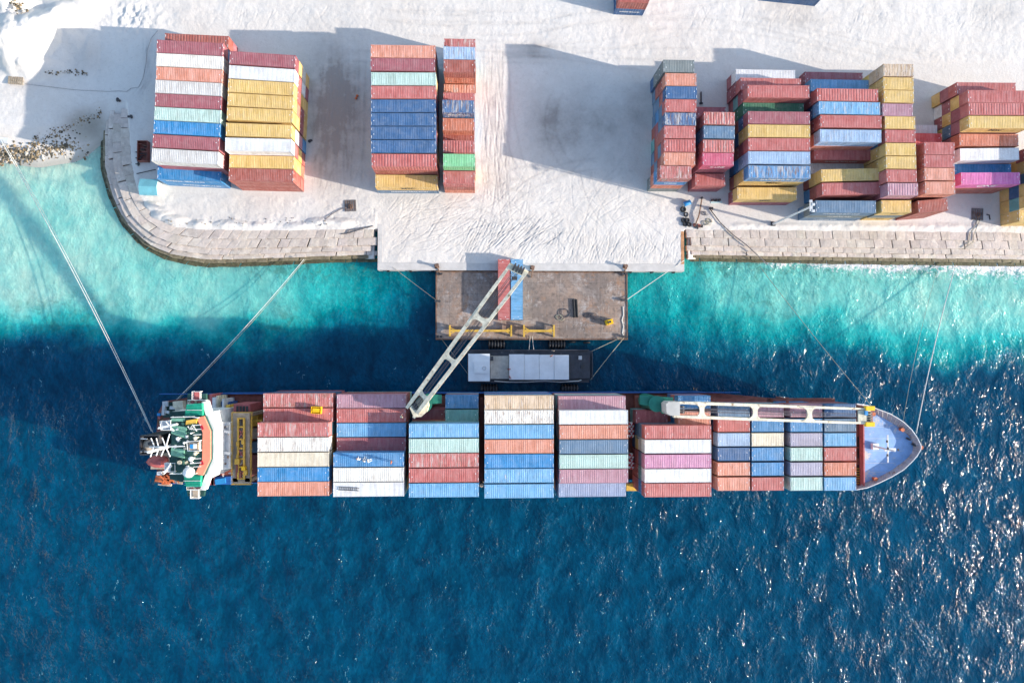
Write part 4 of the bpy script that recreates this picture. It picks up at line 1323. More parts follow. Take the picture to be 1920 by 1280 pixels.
# forecastle: raised deck, flared bulwark with brackets
inner_px = [(1617, 768), (1630, 770), (1648, 779), (1668, 790), (1688, 803), (1703, 816), (1710, 828), (1712, 838), (1711, 846), (1703, 857), (1690, 868), (1672, 881), (1648, 894), (1630, 902), (1617, 906)]
inner = [P(a, b, 9.9) for a, b in inner_px]
m = MB().prism([(p.x, p.y) for p in inner], 6.9, 9.9)
fc = m.build('forecastle_deck', M['deckblue'], ship)
m = MB()
outer = resample([(p.x, p.y) for p in bow], 60)
inn = resample([(p.x, p.y) for p in inner], 60)
low = resample(bowl, 60)
vv, ff = [], []
for o_, i_, l_ in zip(outer, inn, low):
    vv += [(i_.x, i_.y, 9.86), (o_.x, o_.y, ZB), (o_.x + (o_.x - i_.x) * 0.04, o_.y + (o_.y - i_.y) * 0.04, ZB), (l_.x, l_.y, 6.9)]
for k in range(60):
    a_, b_ = k * 4, k * 4 + 4
    ff += [(a_, b_, b_ + 1, a_ + 1), (a_ + 1, b_ + 1, b_ + 2, a_ + 2), (a_ + 2, b_ + 2, b_ + 3, a_ + 3)]
m.add(vv, ff)
M['bulwark'] = mat('bulwark_grey', (0.36, 0.34, 0.36), 0.65, var=0.3, scale=0.7, rust=0.3, rustcol=(0.25, 0.16, 0.12))
bw = m.build('forecastle_bulwark', M['bulwark'], ship)
for k in range(2, 60, 2):
    o_, i_ = outer[k], inn[k]
    MB().beam((i_.x, i_.y, 9.98), (o_.x, o_.y, ZB + 0.03), 0.07, 0.12).build('bracket', M['greytop'], bw, root=ship)
m = MB()
m.path([(p.x, p.y, ZB + 0.05) for p in outer], 0.09, 6)
m.build('bulwark_rail', M['white'], bw, root=ship)
# break of the forecastle
xa2, xb2 = P(1607, 838, 9).x, P(1617, 838, 10).x
yA, yB = P(1612, 770, 9).y, P(1612, 912, 9).y
brk = MB().box(((xa2 + xb2) / 2, (yA + yB) / 2, 8.0), (xb2 - xa2, yA - yB, 2.2)).build('breakwater', M['oxide'], ship)
MB().box((xb2 - 0.1, (yA + yB) / 2, 10.05), (0.25, yA - yB, 1.4)).build('breakwater_plate', M['wingpink'], brk, root=ship)
for yy, L in ((828, 2.0), (842, .5), (846, .5), (853, 1.2), (882, 2.4)):
    p = P(1609, yy, 9.15)
    MB().box((p.x, p.y, 9.12), (0.35, L, 0.06)).build('opening', M['black'], brk, root=ship)
for k in range(7):
    p = P(1608.5, 878 + k * 4.6, 9.3)
    MB().box((p.x, p.y, 9.35), (0.6, 0.1, 0.3)).build('ladder_rung', M['yellow'], brk, root=ship)
# foremast with yard, windlass, anchor light
c = P(1664, 842, 14.5)
c.z = 9.9
fm = MB()
fm.tube(c, c + Vector((0, 0, 7)), 0.22, 0.14)
fm.box(c + Vector((0, 0, 0.4)), (1.2, 1.2, 0.8))
fmast = fm.build('foremast', M['white'], ship)
MB().box(c + Vector((-0.3, 0.2, 5.2)), (0.22, 5.2, 0.18)).build('yard_arm', M['white'], fmast, root=ship)
MB().box(c + Vector((0.7, -0.1, 4.3)), (2.2, 0.55, 0.14)).build('platform', M['white'], fmast, root=ship)
for dx, dy in ((-0.55, 1.6), (-0.5, -1.0), (1.6, 0), (-.4, .3)):
    MB().box(c + Vector((dx, dy, 5.4)), (0.22, 0.42, 0.3)).build('lamp', M['dark'], fmast, root=ship)
for px, py in ((1701, 822), (1642, 838), (1711, 833)):
    p = P(px, py, 9.9)
    w_ = MB()
    w_.box(p + Vector((0, 0, .25)), (0.55, 0.3, 0.4), rz=-0.5)
    w_.tube(p + Vector((-.4, .2, .4)), p + Vector((.4, -.2, .4)), 0.16)
    w_.build('mooring_winch', M['dark'], ship)
for px, py in ((1725, 838), (1636, 776), (1640, 897), (1690, 805)):
    p = P(px, py, 10.4)
    b_ = MB()
    b_.tube(p - Vector((0, 0, .5)), p + Vector((0, 0, .4)), 0.28)
    b_.tube(p + Vector((0, 0, .3)), p + Vector((0, 0, .5)), 0.4)
    b_.build('bollard', M['orange'], ship)
# rust and paint seams on the foredeck
for y_ in (800, 822, 845, 868, 885):
    a_, b_ = P(1620, y_, 9.905), P(1700 - abs(y_ - 840) * 0.8, y_, 9.905)
    MB().box(((a_.x + b_.x) / 2, a_.y, 9.906), (b_.x - a_.x, 0.05, 0.012)).build('weld_seam', M['lightgrey'], fc, root=ship)

# hatch covers under the cargo, lashing platforms in the gaps
bays = [(485, 622), (626, 759), (768, 897), (909, 1039), (1047, 1178), (1208, 1335), (1345, 1471), (1482, 1606)]
for i, (a_, b_) in enumerate(bays):
    pa, pb = P(a_, 835, 16), P(b_, 835, 16)
    MB().box(((pa.x + pb.x) / 2, (hN + hS) / 2, 7.68), (pb.x - pa.x - 0.1, abs(hN - hS) - (1.0 if i < 6 else 2.4), 1.4)).build('hatch_cover', M['oxide'], ship)
for a_, b_ in ((624, 626), (762, 765), (900, 906), (1041, 1045), (1338, 1343), (1474, 1479)):
    p = P((a_ + b_) / 2, 835, 12)
    m = MB()
    for k in range(8):
        yy = hS + 1 + (hN - hS - 2) * k / 7
        m.box((p.x, yy, 9.6), (0.25, 0.2, 5.0))
    m.box((p.x, (hN + hS) / 2, 12.1), (0.55, abs(hN - hS) - 1.5, 0.12))
    m.build('lashing_bridge', M['oxide'], ship)
# gap between the fifth and sixth bays: vents and walkway
for py, ph in ((797, 0), (806, 2), (815, 1), (855, 3), (866, 5), (874, 2)):
    p = P(1184, py, 11.5)
    m = MB()
    m.tube((p.x, p.y, 7), (p.x, p.y, 11.2), 0.45, n=12)
    mv = m.build('ventilator', M['lightgrey'], ship)
    cap = MB()
    for s in range(6):
        cap.cur = (s + ph) % 2
        a0, a1 = s * math.pi / 3 + ph, (s + 1) * math.pi / 3 + ph
        cap.add([(p.x, p.y, 11.75)] + [(p.x + 0.62 * math.cos(a0 + (a1 - a0) * t), p.y + 0.62 * math.sin(a0 + (a1 - a0) * t), 11.25) for t in (0, .5, 1)], [(0, 1, 2), (0, 2, 3)])
    cap.build('vent_cap', [M['crimson'], M['white']], mv, root=ship)
p = P(1184, 912, 8.4)
MB().box((p.x, p.y, 8.0), (2.2, 1.4, 2.0)).build('side_platform', M['yellow'], ship)
for px in (903, 764, 1042):
    p = P(px, 909, 10)
    MB().tube((p.x, p.y, 7), (p.x, p.y, 10.2), 0.4).build('ventilator', M['tan'], ship)
p = P(1197, 792, 12)
MB().box((p.x, p.y + 0.3, 12.6), (0.35, 3.8, 0.4)).build('lashing_frame', M['yellow'], ship)
p = P(1198, 808, 13)
m = MB()
for k in range(7):
    m.box((p.x + 0.1, p.y - 1.2 + k * 0.4, 13.1), (0.9, 0.28, 1.6))
m.build('locker', M['slateg'], ship)


# ---- deck cranes
def crane(foot, lower_l, lower_r, tip_l, tip_r, zb, zt, ztip_head, house, label, pedestal_poly, cross):
    """twin beam jib: lower_* and tip_* are photo pixels of the beam ends at heights zb and zt"""
    f = P(*foot, 7.0)
    f2 = P(*foot, zb - 2.5)
    m = MB()
    ax = (f2.x, f2.y)
    m.tube((*ax, 6.9), (*ax, zb - 3.6), 1.45, 1.35, n=24)
    m.tube((*ax, zb - 3.6), (*ax, zb - 2.6), 1.35, 1.5, n=24)
    ped = m.build('deck_crane', M['green_steel'], ship)
    ped['label'] = label
    if pedestal_poly:
        pp = [P(a, b, zb - 3.0) for a, b in pedestal_poly]
        MB().prism([(p.x, p.y) for p in pp], zb - 3.6, zb - 3.0).build('turntable_platform', M['green_steel'], ped, root=ship)
    # house
    hp = [P(a, b, zb + 1.0) for a, b in house]
    MB().prism([(p.x, p.y) for p in hp], zb - 2.4, zb + 1.0).build('crane_house', M['greytop'] if 'bow' in label else M['cream'], ped, root=ship)
    Ll, Lr, Tl, Tr = P(*lower_l, zb), P(*lower_r, zb), P(*tip_l, zt), P(*tip_r, zt)
    for A_, B_ in ((Ll, Tl), (Lr, Tr)):
        m = MB()
        # box beam that tapers to the tip, with a flange edge
        d = (B_ - A_)
        x = d.normalized()
        y = Vector((0, 0, 1)).cross(x).normalized()
        zz = x.cross(y)
        k_ = 0.72 if 'bow' in label else 0.95
        secs = [(0.0, 0.28 * k_, 0.45), (0.12, 0.36 * k_, 0.75), (0.85, 0.28 * k_, 0.55), (1.0, 0.22 * k_, 0.35)]
        vv, ff = [], []
        for t, hw, hh in secs:
            c = A_ + d * t
            vv += [c + y * sy * hw + zz * sz * hh for sy, sz in ((-1, -1), (1, -1), (1, 1), (-1, 1))]
        for k in range(len(secs) - 1):
            ff += [(k * 4 + s, k * 4 + (s + 1) % 4, k * 4 + 4 + (s + 1) % 4, k * 4 + 4 + s) for s in range(4)]
        ff += [(3, 2, 1, 0), tuple(range(len(vv) - 4, len(vv)))]
        m.add(vv, ff)
        m.build('jib_beam', M['jib'], ped, root=ship)
    for t in cross:
        a_, b_ = Ll.lerp(Tl, t), Lr.lerp(Tr, t)
        d = b_ - a_
        ln = (Tl - Ll).normalized()
        m = MB()
        pts = []
        prof = [(0.0, 1.5), (0.1, 0.9), (0.25, 0.5), (0.5, 0.4), (0.75, 0.5), (0.9, 0.9), (1.0, 1.5)]
        up = Vector((0, 0, 0.22))
        vv = []
        for s, hw in prof:
            c = a_ + d * s + Vector((0, 0, 0.5))
            vv += [c - ln * hw + up, c + ln * hw + up, c - ln * hw - up, c + ln * hw - up]
        ff = []
        for k in range(len(prof) - 1):
            q0, q1 = k * 4, k * 4 + 4
            ff += [(q0, q1, q1 + 1, q0 + 1), (q0 + 2, q0 + 3, q1 + 3, q1 + 2), (q0, q0 + 2, q1 + 2, q1), (q0 + 1, q1 + 1, q1 + 3, q0 + 3)]
        m.add(vv, ff)
        m.build('cross_tie', M['jib'], ped, root=ship)
    # hoist ropes along the jib
    for s in (0.36, 0.44, 0.56, 0.62):
        a_, b_ = Ll.lerp(Lr, s), Tl.lerp(Tr, s)
        MB().path([a_ + Vector((0, 0, 0.6)), b_ + Vector((0, 0, 0.1))], 0.05, 5).build('hoist_rope', M['ropedark'], ped, root=ship)
    # winch gear at the foot
    for s in (0.3, 0.5, 0.7):
        a_ = Ll.lerp(Lr, s) + (Tl - Ll).normalized() * 1.6
        MB().tube(a_ + Vector((0, 0, .2)) - d * 0.06, a_ + Vector((0, 0, .2)) + d * 0.06, 0.42, n=10).build('winch_drum', M['dark'], ped, root=ship)
    # head sheaves
    hd = MB()
    cc = (Tl + Tr) / 2
    dw = (Tr - Tl)
    hd.box(cc, (0.9, dw.length + 0.5, 0.7), rot=Matrix(((Tl - Ll).normalized(), dw.normalized(), (Tl - Ll).normalized().cross(dw.normalized()))).transposed())
    hd.build('jib_head', M['cream'], ped, root=ship)
    for s in (0.25, 0.45, 0.62, 0.78):
        p = Tl.lerp(Tr, s) + (Tl - Ll).normalized() * 0.25
        MB().tube(p - dw * 0.05, p + dw * 0.05, 0.62, n=14).build('sheave', M['dark'], ped, root=ship)
    return ped, Ll, Lr, Tl, Tr


pc1 = crane((794, 758), (764, 763), (777, 781), (955, 499), (985, 513), 21.5, 36.5, 0,
            [(768, 764), (790, 742), (800, 748), (803, 762), (800, 772), (790, 781), (776, 782)], 'deck crane swung out over the pontoon',
            [(790, 738), (828, 740), (828, 756), (806, 757), (796, 770), (785, 765)], (0.13, 0.40, 0.68))
pc2 = crane((1232, 757), (1262, 754), (1262, 780), (1626, 766.5), (1626, 793), 20.0, 18.6, 0,
            [(1249, 757), (1254, 753), (1275, 753), (1275, 779), (1257, 779), (1250, 774)], 'deck crane near bow with its jib lowered along the deck',
            [(1200, 741), (1262, 745), (1262, 775), (1242, 775), (1230, 762), (1200, 758)], (0.14, 0.41, 0.69))
ped2 = pc2[0]
# cradle and cab of the resting jib
p = P(1628, 780, 16.5)
MB().box((p.x + 0.2, p.y, 13.5), (1.0, 3.4, 6.6)).build('jib_cradle', M['oxide'], ped2, root=ship)
for py in (765, 795):
    p = P(1630, py, 18.9)
    MB().box(p, (1.6, 0.8, 0.9)).build('cradle_arm', M['vyellow'], ped2, root=ship)
p = P(1616, 780, 18.9)
MB().box(p, (1.5, 2.2, 0.25)).build('end_plate', M['cream'], ped2, root=ship)
p = P(1624, 774, 19.3)
MB().box(p, (0.5, 0.8, 0.4)).build('gear_box', M['blue'], ped2, root=ship)
# hook block hanging from the working crane
Tm = (pc1[3] + pc1[4]) / 2
m = MB()
for s in (-0.35, 0.35):
    m.path([Tm + Vector((s, 0, -0.4)), Tm + Vector((s * 0.5, -0.2, -9))], 0.04, 5)
hk = m.build('fall_rope', M['ropedark'], pc1[0], root=ship)
MB().box(Tm + Vector((0, -0.2, -9.6)), (0.9, 0.5, 1.3)).build('hook_block', M['dark'], pc1[0], root=ship)

# ---- superstructure
sup = MB()
def pr(pxs, z0, z1, mbx=None):
    b_ = mbx or MB()
    b_.prism([(p.x, p.y) for p in [P(a, b, z1) for a, b in pxs]], z0, z1)
    return b_


house = pr([(318, 772), (396, 772), (402, 800), (404, 866), (396, 896), (318, 896)], 6.9, 22.5).build('superstructure', M['white'], ship)
pr([(402, 795), (414, 792), (414, 880), (402, 884)], 6.9, 20.0).build('forward_deckhouse', M['white'], house, root=ship)
pr([(414, 792), (430, 792), (430, 878), (414, 880)], 6.9, 18.0).build('lower_deckhouse', M['lightgrey'], house, root=ship)
for yy in (806, 846):
    pr([(420, yy), (431, yy + 2), (431, yy + 7), (420, yy + 5)], 18.0, 18.8).build('hatch_hood', M['lightgrey'], house, root=ship)
for k in range(9):
    p = P(404, 797 + k * 9.5, 20.0)
    MB().box((p.x + 0.9, p.y, 20.05), (0.5, 0.3, 0.15)).build('floodlight', M['greytop'], house, root=ship)
# bridge deck with wings
bridge = pr([(352, 738), (386, 738), (386, 754), (396, 785), (402, 803), (402, 864), (394, 884), (384, 916), (382, 930), (352, 930), (348, 905), (318, 898), (318, 772), (348, 770)], 22.5, 23.2).build('bridge_deck', M['deckgreen'], house, root=ship)
fr = [(386, 752), (396, 786), (402, 803), (402, 864), (394, 884), (383, 916)]
m = MB()
for a_, b_ in zip(fr, fr[1:]):
    m.beam(P(*a_, 24.0), P(*b_, 24.0), 0.75, 1.5)
m.build('front_bulwark', M['white'], house, root=ship)
wheel = pr([(322, 782), (382, 781), (393, 808), (393, 862), (381, 891), (320, 889)], 23.2, 26.2).build('wheelhouse', M['deckgreen'], house, root=ship)
m = MB()
for q_ in ([(369, 783), (382, 780), (394, 808), (380, 811)], [(380, 811), (394, 808), (394, 861), (379, 861)], [(379, 861), (394, 861), (380, 891), (366, 888)]):
    m.prism([(p.x, p.y) for p in [P(a, b, 26.45) for a, b in q_]], 26.0, 26.45)
m.build('roof_visor', M['visor'], house, root=ship)
for px, py in ((379, 801), (379, 867)):
    p = P(px, py, 26.5)
    MB().box(p, (0.35, 0.7, 0.12), rz=0.4).build('roof_hatch', M['crimson'], house, root=ship)
for q_ in ([(350, 758), (378, 756), (379, 779), (346, 780)], [(344, 890), (376, 889), (375, 912), (349, 912)]):
    o_ = pr(q_, 23.2, 25.6).build('wing_cab', M['wing'], house, root=ship)
    pa, pb = P(q_[0][0], (q_[0][1] + q_[2][1]) / 2, 25.65), P(q_[1][0], (q_[0][1] + q_[2][1]) / 2, 25.65)
    MB().path([pa, pb], 0.05, 5).build('rail', M['white'], house, root=ship)
    for k in range(4):
        pa, pb = P(q_[0][0] + 1, q_[0][1] + 4 + k * 5, 25.62), P(q_[1][0] - 1, q_[1][1] + 4 + k * 5, 25.62)
        MB().beam(pa, pb, 0.1, 0.05).build('roof_rib', M['wing'], house, root=ship)


def rail_loop(pxs, z, parent_, r=0.05, closed=True, h=1.0, name='railing'):
    m_ = MB()
    pts_ = [P(a, b, z + h) for a, b in pxs]
    m_.path(pts_, r, 5, closed)
    m_.path([p_ - Vector((0, 0, h * 0.5)) for p_ in pts_], r * 0.7, 5, closed)
    for p_ in pts_:
        m_.tube(p_ - Vector((0, 0, h)), p_, r, n=5)
    return m_.build(name, M['white'], parent_, root=ship)


for q_, mk in (([(360, 734), (375, 734), (375, 750), (360, 750)], 'wingpink'), ([(357, 917), (372, 917), (372, 934), (357, 934)], 'tan')):
    pr([(a, b) for a, b in q_], 23.0, 23.3).build('wing_platform', M[mk], house, root=ship)
    rail_loop(q_, 23.3, house, 0.07)
for q_ in ([(352, 750), (386, 750), (386, 757), (352, 757)], [(350, 912), (382, 912), (382, 918), (350, 918)]):
    rail_loop(q_, 23.3, house, 0.06)
    for k in range(5):
        p = P(q_[0][0] + 4 + k * 6, (q_[0][1] + q_[2][1]) / 2, 23.6)
        MB().box(p, (0.4, 0.4, 0.5)).build('wing_gear', M['wingpink'] if k % 2 else M['tan'], house, root=ship)
rail_loop([(320, 782), (340, 781.5), (360, 781), (370, 783)], 26.2, house, 0.06, False)
rail_loop([(318, 888), (335, 888), (350, 888), (366, 888)], 26.2, house, 0.06, False)
# canvas awnings on the monkey island
for q_ in ([(322, 784), (346, 784), (346, 790), (320, 789)], [(322, 797), (349, 800), (349, 822), (321, 812)], [(321, 838), (345, 842), (345, 859), (320, 853)]):
    pr(q_, 26.2, 26.5).build('awning', M['paleg'], house, root=ship)
pr([(349, 788), (370, 785), (367, 794), (348, 796)], 26.2, 26.7).build('awning', M['yellow'], house, root=ship)
# satellite domes, lamps
for px, py, r_, mk in ((354, 885, 0.92, 'white'), (333, 822, 0.3, 'white'), (358, 860, 0.42, 'white'), (345, 830, 0.22, 'white'), (366, 821, 0.34, 'cream'), (366, 850, 0.34, 'cream'), (358, 812, 0.15, 'white')):
    p = P(px, py, 27.6)
    d_ = MB()
    d_.tube((p.x, p.y, 26.2), (p.x, p.y, 27.4), r_ * 0.4, n=8)
    d_.sphere((p.x, p.y, 27.6), r_, sz=1.05)
    d_.build('radome', M[mk], house, True, root=ship)
rail_loop([(350, 828), (374, 826), (374, 845), (352, 845)], 26.2, house, 0.09)
pr([(354, 830), (371, 829), (371, 843), (354, 843)], 26.2, 27.0).build('antenna_box', M['tan'], house, root=ship)
pr([(362, 832), (368, 832), (368, 841), (362, 841)], 27.0, 27.2).build('panel', M['white'], house, root=ship)
pr([(356, 833), (362, 833), (361, 841), (356, 840)], 27.0, 27.25).build('panel', M['blue'], house, root=ship)
for y0_ in (805, 815, 868, 860, 797, 875):
    a_, b_ = P(362, y0_, 27), P(377, y0_ - 1, 27)
    MB().path([a_, b_], 0.07, 5).build('whip_aerial', M['white'], house, root=ship)
a_, b_, c_, d_ = P(352, 799, 26.7), P(356, 804, 26.7), P(361, 796, 26.7), P(369, 808, 26.7)
MB().path([a_, b_, c_, d_], 0.1, 5).build('pipe', M['white'], house, root=ship)
pr([(329, 863), (344, 863), (344, 872), (329, 872)], 26.2, 27.0).build('vent_box', M['deckgreen'], house, root=ship)
p = P(336, 867, 27.2)
MB().tube(p - Vector((0, 0, .4)), p, 0.35, n=12).build('vent_pipe', M['cream'], house, root=ship)
# radar mast: post, spreaders, scanner platforms
mp_ = P(311, 838, 27)
m = MB()
m.tube((mp_.x, mp_.y, 20), (mp_.x, mp_.y, 33), 0.32, 0.2, n=10)
mast = m.build('radar_mast', M['white'], house, root=ship)
mast_pts = P(311, 838, 30)
for (ax_, ay_), (bx_, by_), z_ in (((318, 813), (311, 838), 30), ((319, 856), (311, 838), 30), ((304, 820), (311, 838), 30), ((302, 855), (309, 838), 30), ((283, 821), (290, 838), 28), ((282, 856), (288, 838), 28), ((293, 821), (297, 838), 28), ((293, 854), (298, 838), 28),
                                   ((280, 838), (346, 836), 29), ((296, 803), (334, 795), 29), ((311, 790), (326, 808), 29), ((308, 887), (320, 868), 28)):
    MB().path([P(ax_, ay_, z_), P(bx_, by_, z_)], 0.1, 6).build('spar', M['white'], house, root=ship)
for q_ in ([(300, 790), (320, 788), (320, 806), (302, 806)], [(309, 868), (328, 868), (328, 884), (309, 884)]):
    pr(q_, 25.4, 25.6).build('scanner_platform', M['lightgrey'], house, root=ship)
    rail_loop(q_, 25.6, house, 0.08)
MB().beam(P(298, 802, 27.4), P(332, 795, 27.4), 0.35, 0.3).build('radar_scanner', M['white'], house, root=ship)
MB().beam(P(308, 886, 27.2), P(321, 872, 27.2), 0.35, 0.3).build('radar_scanner', M['white'], house, root=ship)
pr([(298, 818), (306, 818), (306, 850), (298, 850)], 16, 24).build('funnel_platform', M['slateg'], house, root=ship)
for q_ in ([(404, 795), (404, 830), (404, 866), (404, 882)], [(415, 792), (430, 792), (430, 835), (430, 878), (415, 880)]):
    rail_loop(q_, 20.0 if q_[0][0] == 404 else 18.0, house, 0.05, False)
for k in range(16):
    px_, py_ = rr.uniform(324, 362), rr.uniform(792, 884)
    p = P(px_, py_, 26.5)
    MB().box(p + Vector((0, 0, -.1)), (rr.uniform(.15, .5), rr.uniform(.15, .5), .4), rz=rr.uniform(0, 1)).build('vent_box', M[rr.choice(['white', 'lightgrey', 'deckgreen', 'cream', 'tan'])], house, root=ship)
for k in range(14):
    p = P(rr.uniform(404, 430), rr.choice([rr.uniform(796, 815), rr.uniform(855, 876), rr.uniform(815, 855)]), 18.3)
    MB().box((p.x, p.y, 18.2 if p.x > P(414, 830, 18).x else 20.2), (rr.uniform(.2, .5), rr.uniform(.2, .6), .4)).build('deck_fitting', M[rr.choice(['lightgrey', 'tan', 'greytop', 'rust'])], house, root=ship)
# funnel
fn = [(263, 817), (297, 816), (297, 851), (263, 852)]
m = MB()
fp = [P(a, b, 27) for a, b in fn]
m.prism([(p.x, p.y) for p in fp], 6.9, 26.0)
fun = m.build('funnel', M['black'], house, root=ship)
m = MB()
for a_, b_ in zip(fp, fp[1:] + fp[:1]):
    m.beam(a_ - Vector((0, 0, .5)), b_ - Vector((0, 0, .5)), 0.2, 1.0)
m.build('funnel_rim', M['dark'], house, root=ship)
p = P(278, 836, 26.5)
MB().sphere((p.x, p.y, 26.0), 1.2, sz=0.7).build('exhaust_cowl', M['tan'], house, True, root=ship)
for dx, dy in ((0.6, 0.5), (-0.4, -0.6), (1.4, -0.2)):
    MB().tube((p.x + dx, p.y + dy, 26), (p.x + dx, p.y + dy, 27.4), 0.28, n=10).build('exhaust_pipe', M['dark'], house, root=ship)
for y_ in (822, 846):
    MB().path([P(264, y_, 27.2), P(276, y_ + 0.5, 27.2)], 0.1, 5).build('funnel_rail', M['lightgrey'], house, root=ship)
# stern lifeboat in its davit
c = P(291, 866, 15)
L_ = MB()
secs = [(-1.75, 0.15, 0.5), (-1.3, 0.75, 0.85), (-0.5, 1.1, 1.0), (0.6, 1.15, 1.05), (1.4, 1.0, 1.0), (1.75, 0.8, 0.8)]
vv, ff = [], []
for x, hw, hh in secs:
    for k in range(10):
        a = 2 * math.pi * k / 10
        vv.append((c.x + x, c.y + hw * math.cos(a), 14.2 + hh * math.sin(a) * (1.1 if math.sin(a) > 0 else 0.8)))
for s in range(len(secs) - 1):
    ff += [(s * 10 + k, s * 10 + (k + 1) % 10, s * 10 + 10 + (k + 1) % 10, s * 10 + 10 + k) for k in range(10)]
ff += [tuple(range(10))[::-1], tuple(range(len(vv) - 10, len(vv)))]
L_.add(vv, ff)
lb = L_.build('lifeboat', M['lifeboat'], ship, True)
MB().box((c.x + 0.9, c.y - 0.2, 15.4), (0.7, 0.8, 0.35)).build('canopy_hatch', M['wingpink'], lb, root=ship)
MB().box((c.x + 0.2, c.y - 0.3, 10.2), (3.4, 2.4, 6.6)).build('davit', M['tan'], ship)
# aft mooring deck clutter
for px, py, dx, dy, dz, mk in ((310, 757, 1.0, 1.0, .7, 'lightgrey'), (308, 768, .5, 2.0, 1.0, 'lightgrey'), (325, 764, 1.2, .6, .8, 'lightgrey'), (313, 772, .8, .5, .6, 'white'), (328, 777, .6, .5, .6, 'lightgrey'),
                               (338, 757, 1.9, 1.2, 1.6, 'cream'), (340, 767, 1.6, 1.2, 1.4, 'cream'), (303, 896, 1.6, 1.2, 1.4, 'orange'), (313, 901, 1.4, 1.2, 1.2, 'orange'), (322, 897, 1.2, .8, 1.2, 'orange'), (297, 899, 1.0, 1.0, 1.2, 'dark'),
                               (331, 902, .9, .6, 1.0, 'cream'), (340, 899, 1.0, 1.4, 1.2, 'tan'), (346, 897, .7, 1.2, 1.0, 'orange'), (303, 886, .9, .7, 1.5, 'lightgrey'), (297, 777, .6, .5, .5, 'blue'), (298, 783, .4, .4, .5, 'wingpink'), (308, 908, 2.4, .5, .5, 'tan')):
    p = P(px, py, 7.5)
    MB().box((p.x, p.y, 6.95 + dz / 2), (dx, dy, dz), rz=rr.uniform(-.3, .3)).build('deck_gear', M[mk], ship)
pa = [P(a, b, 6.95) for a, b in [(308, 754), (346, 753), (346, 782), (306, 782)]]
MB().prism([(p.x, p.y) for p in pa], 6.9, 7.1).build('mooring_deck', M['deckgreen'], ship)
m = MB()
for k in range(8):
    a_, b_ = P(300 + k * 4, 891 + (k % 3) * 4, 9), P(312 + k * 4, 905 - (k % 2) * 8, 9)
    m.path([a_, b_], 0.12, 5)
m.build('davit_pipes', M['orange'], ship)
# fore side of the house: pipes, boat, yellow gear, gantry
for px, py, dx, dy, z_, mk in ((395, 762, .5, 4.6, 12, 'wingpink'), (401, 765, .6, 4.0, 12.5, 'lightgrey'), (407, 764, .35, 4.4, 12, 'cream'), (412, 760, .5, 3.2, 10.5, 'dark'), (418, 763, .35, 3.0, 12.5, 'lightgrey'), (427, 764, .7, 1.0, 12.5, 'yellow'), (427, 777, .7, 1.2, 12.5, 'yellow'),
                               (392, 901, 1.6, 1.6, 11.5, 'wingpink'), (399, 900, .6, 1.8, 11.5, 'oxide'), (421, 757, 2.4, .8, 10.5, 'hullblue')):
    p = P(px, py, z_)
    MB().box((p.x, p.y, (z_ + 6.9) / 2), (dx, dy, z_ - 6.9)).build('deck_gear', M[mk], ship)
pa = [P(a, b, 11.4) for a, b in [(402, 895), (432, 893), (432, 908), (402, 908)]]
MB().prism([(p.x, p.y) for p in pa], 9.0, 11.4).build('boat_cover', M['hullblue'], ship)
p = P(413, 902, 11.6)
MB().box((p.x, p.y, 11.5), (1.9, 1.0, .3), rz=0.15).build('tarpaulin', M['blue'], ship)
for pts_ in ([(403, 887), (418, 887), (418, 893)], [(428, 887), (438, 887)]):
    rail_loop(pts_, 10.5, ship, 0.05, False)
# yellow gantry between house and first bay
gzz = 16.5
gant = MB()
g_out = [(434, 773), (470, 773), (470, 908), (433, 908)]
for (a_, b_, c_, d_) in ((436, 783, 446, 903), (459, 783, 468, 903), (436, 773, 468, 783), (436, 896, 468, 908)):
    gant.prism([(p.x, p.y) for p in [P(a_, b_, gzz), P(c_, b_, gzz), P(c_, d_, gzz), P(a_, d_, gzz)]], gzz - 0.5, gzz)
for a_, b_ in ((437, 778), (465, 778), (437, 902), (465, 902)):
    p = P(a_, b_, gzz)
    gant.box((p.x, p.y, (gzz + 6.9) / 2), (0.6, 0.6, gzz - 7.6))
gn = gant.build('hatch_gantry', M['tan'], ship)
rail_loop([(434.5, 773), (471, 773), (471, 800), (470, 840), (470, 880), (470, 908), (434, 908), (434, 880), (434.5, 840), (434.5, 800)], gzz, gn, 0.07).data.materials[0] = M['yellow']
m = MB()
for x_ in (447, 458):
    m.beam(P(x_, 783, gzz + .2), P(x_, 898, gzz + .2), 0.3, 0.5)
for y_ in (784, 800, 823, 840, 860, 875, 897):
    m.beam(P(447, y_, gzz + .2), P(458, y_, gzz + .2), 0.25, 0.3)
m.build('gantry_truss', M['yellow'], gn, root=ship)
for (a_, b_), (c_, d_) in (((447, 802), (458, 822)), ((458, 802), (447, 822)), ((447, 842), (458, 858)), ((458, 842), (447, 858))):
    MB().beam(P(a_, b_, gzz + .3), P(c_, d_, gzz + .3), 0.14, 0.14).build('brace', M['wingpink'], gn, root=ship)
for px, py, dx, dy, dz, mk in ((444, 865, 0.8, 1.0, .9, 'yellow'), (445, 856, .4, .9, .7, 'yellow'), (456, 878, .7, .7, .8, 'vyellow'), (460, 886, .5, .9, .7, 'yellow'), (444, 878, .4, 1.4, .5, 'oxide'), (447, 891, 1.0, 1.0, .4, 'oxide'), (445, 832, .5, .7, .6, 'yellow'), (455, 828, .5, .9, .6, 'yellow')):
    p = P(px, py, gzz + dz)
    MB().box((p.x, p.y, gzz + dz / 2), (dx, dy, dz)).build('gantry_winch', M[mk], gn, root=ship)
pr([(438, 757), (469, 757), (469, 772), (438, 772)], 7, 14).build('gantry_stowage', M['wingpink'], ship)
for k in range(4):
    pr([(443 + k * 6, 761), (447 + k * 6, 761), (447 + k * 6, 771), (443 + k * 6, 771)], 14, 14.1).build('slot', M['dark'], ship)
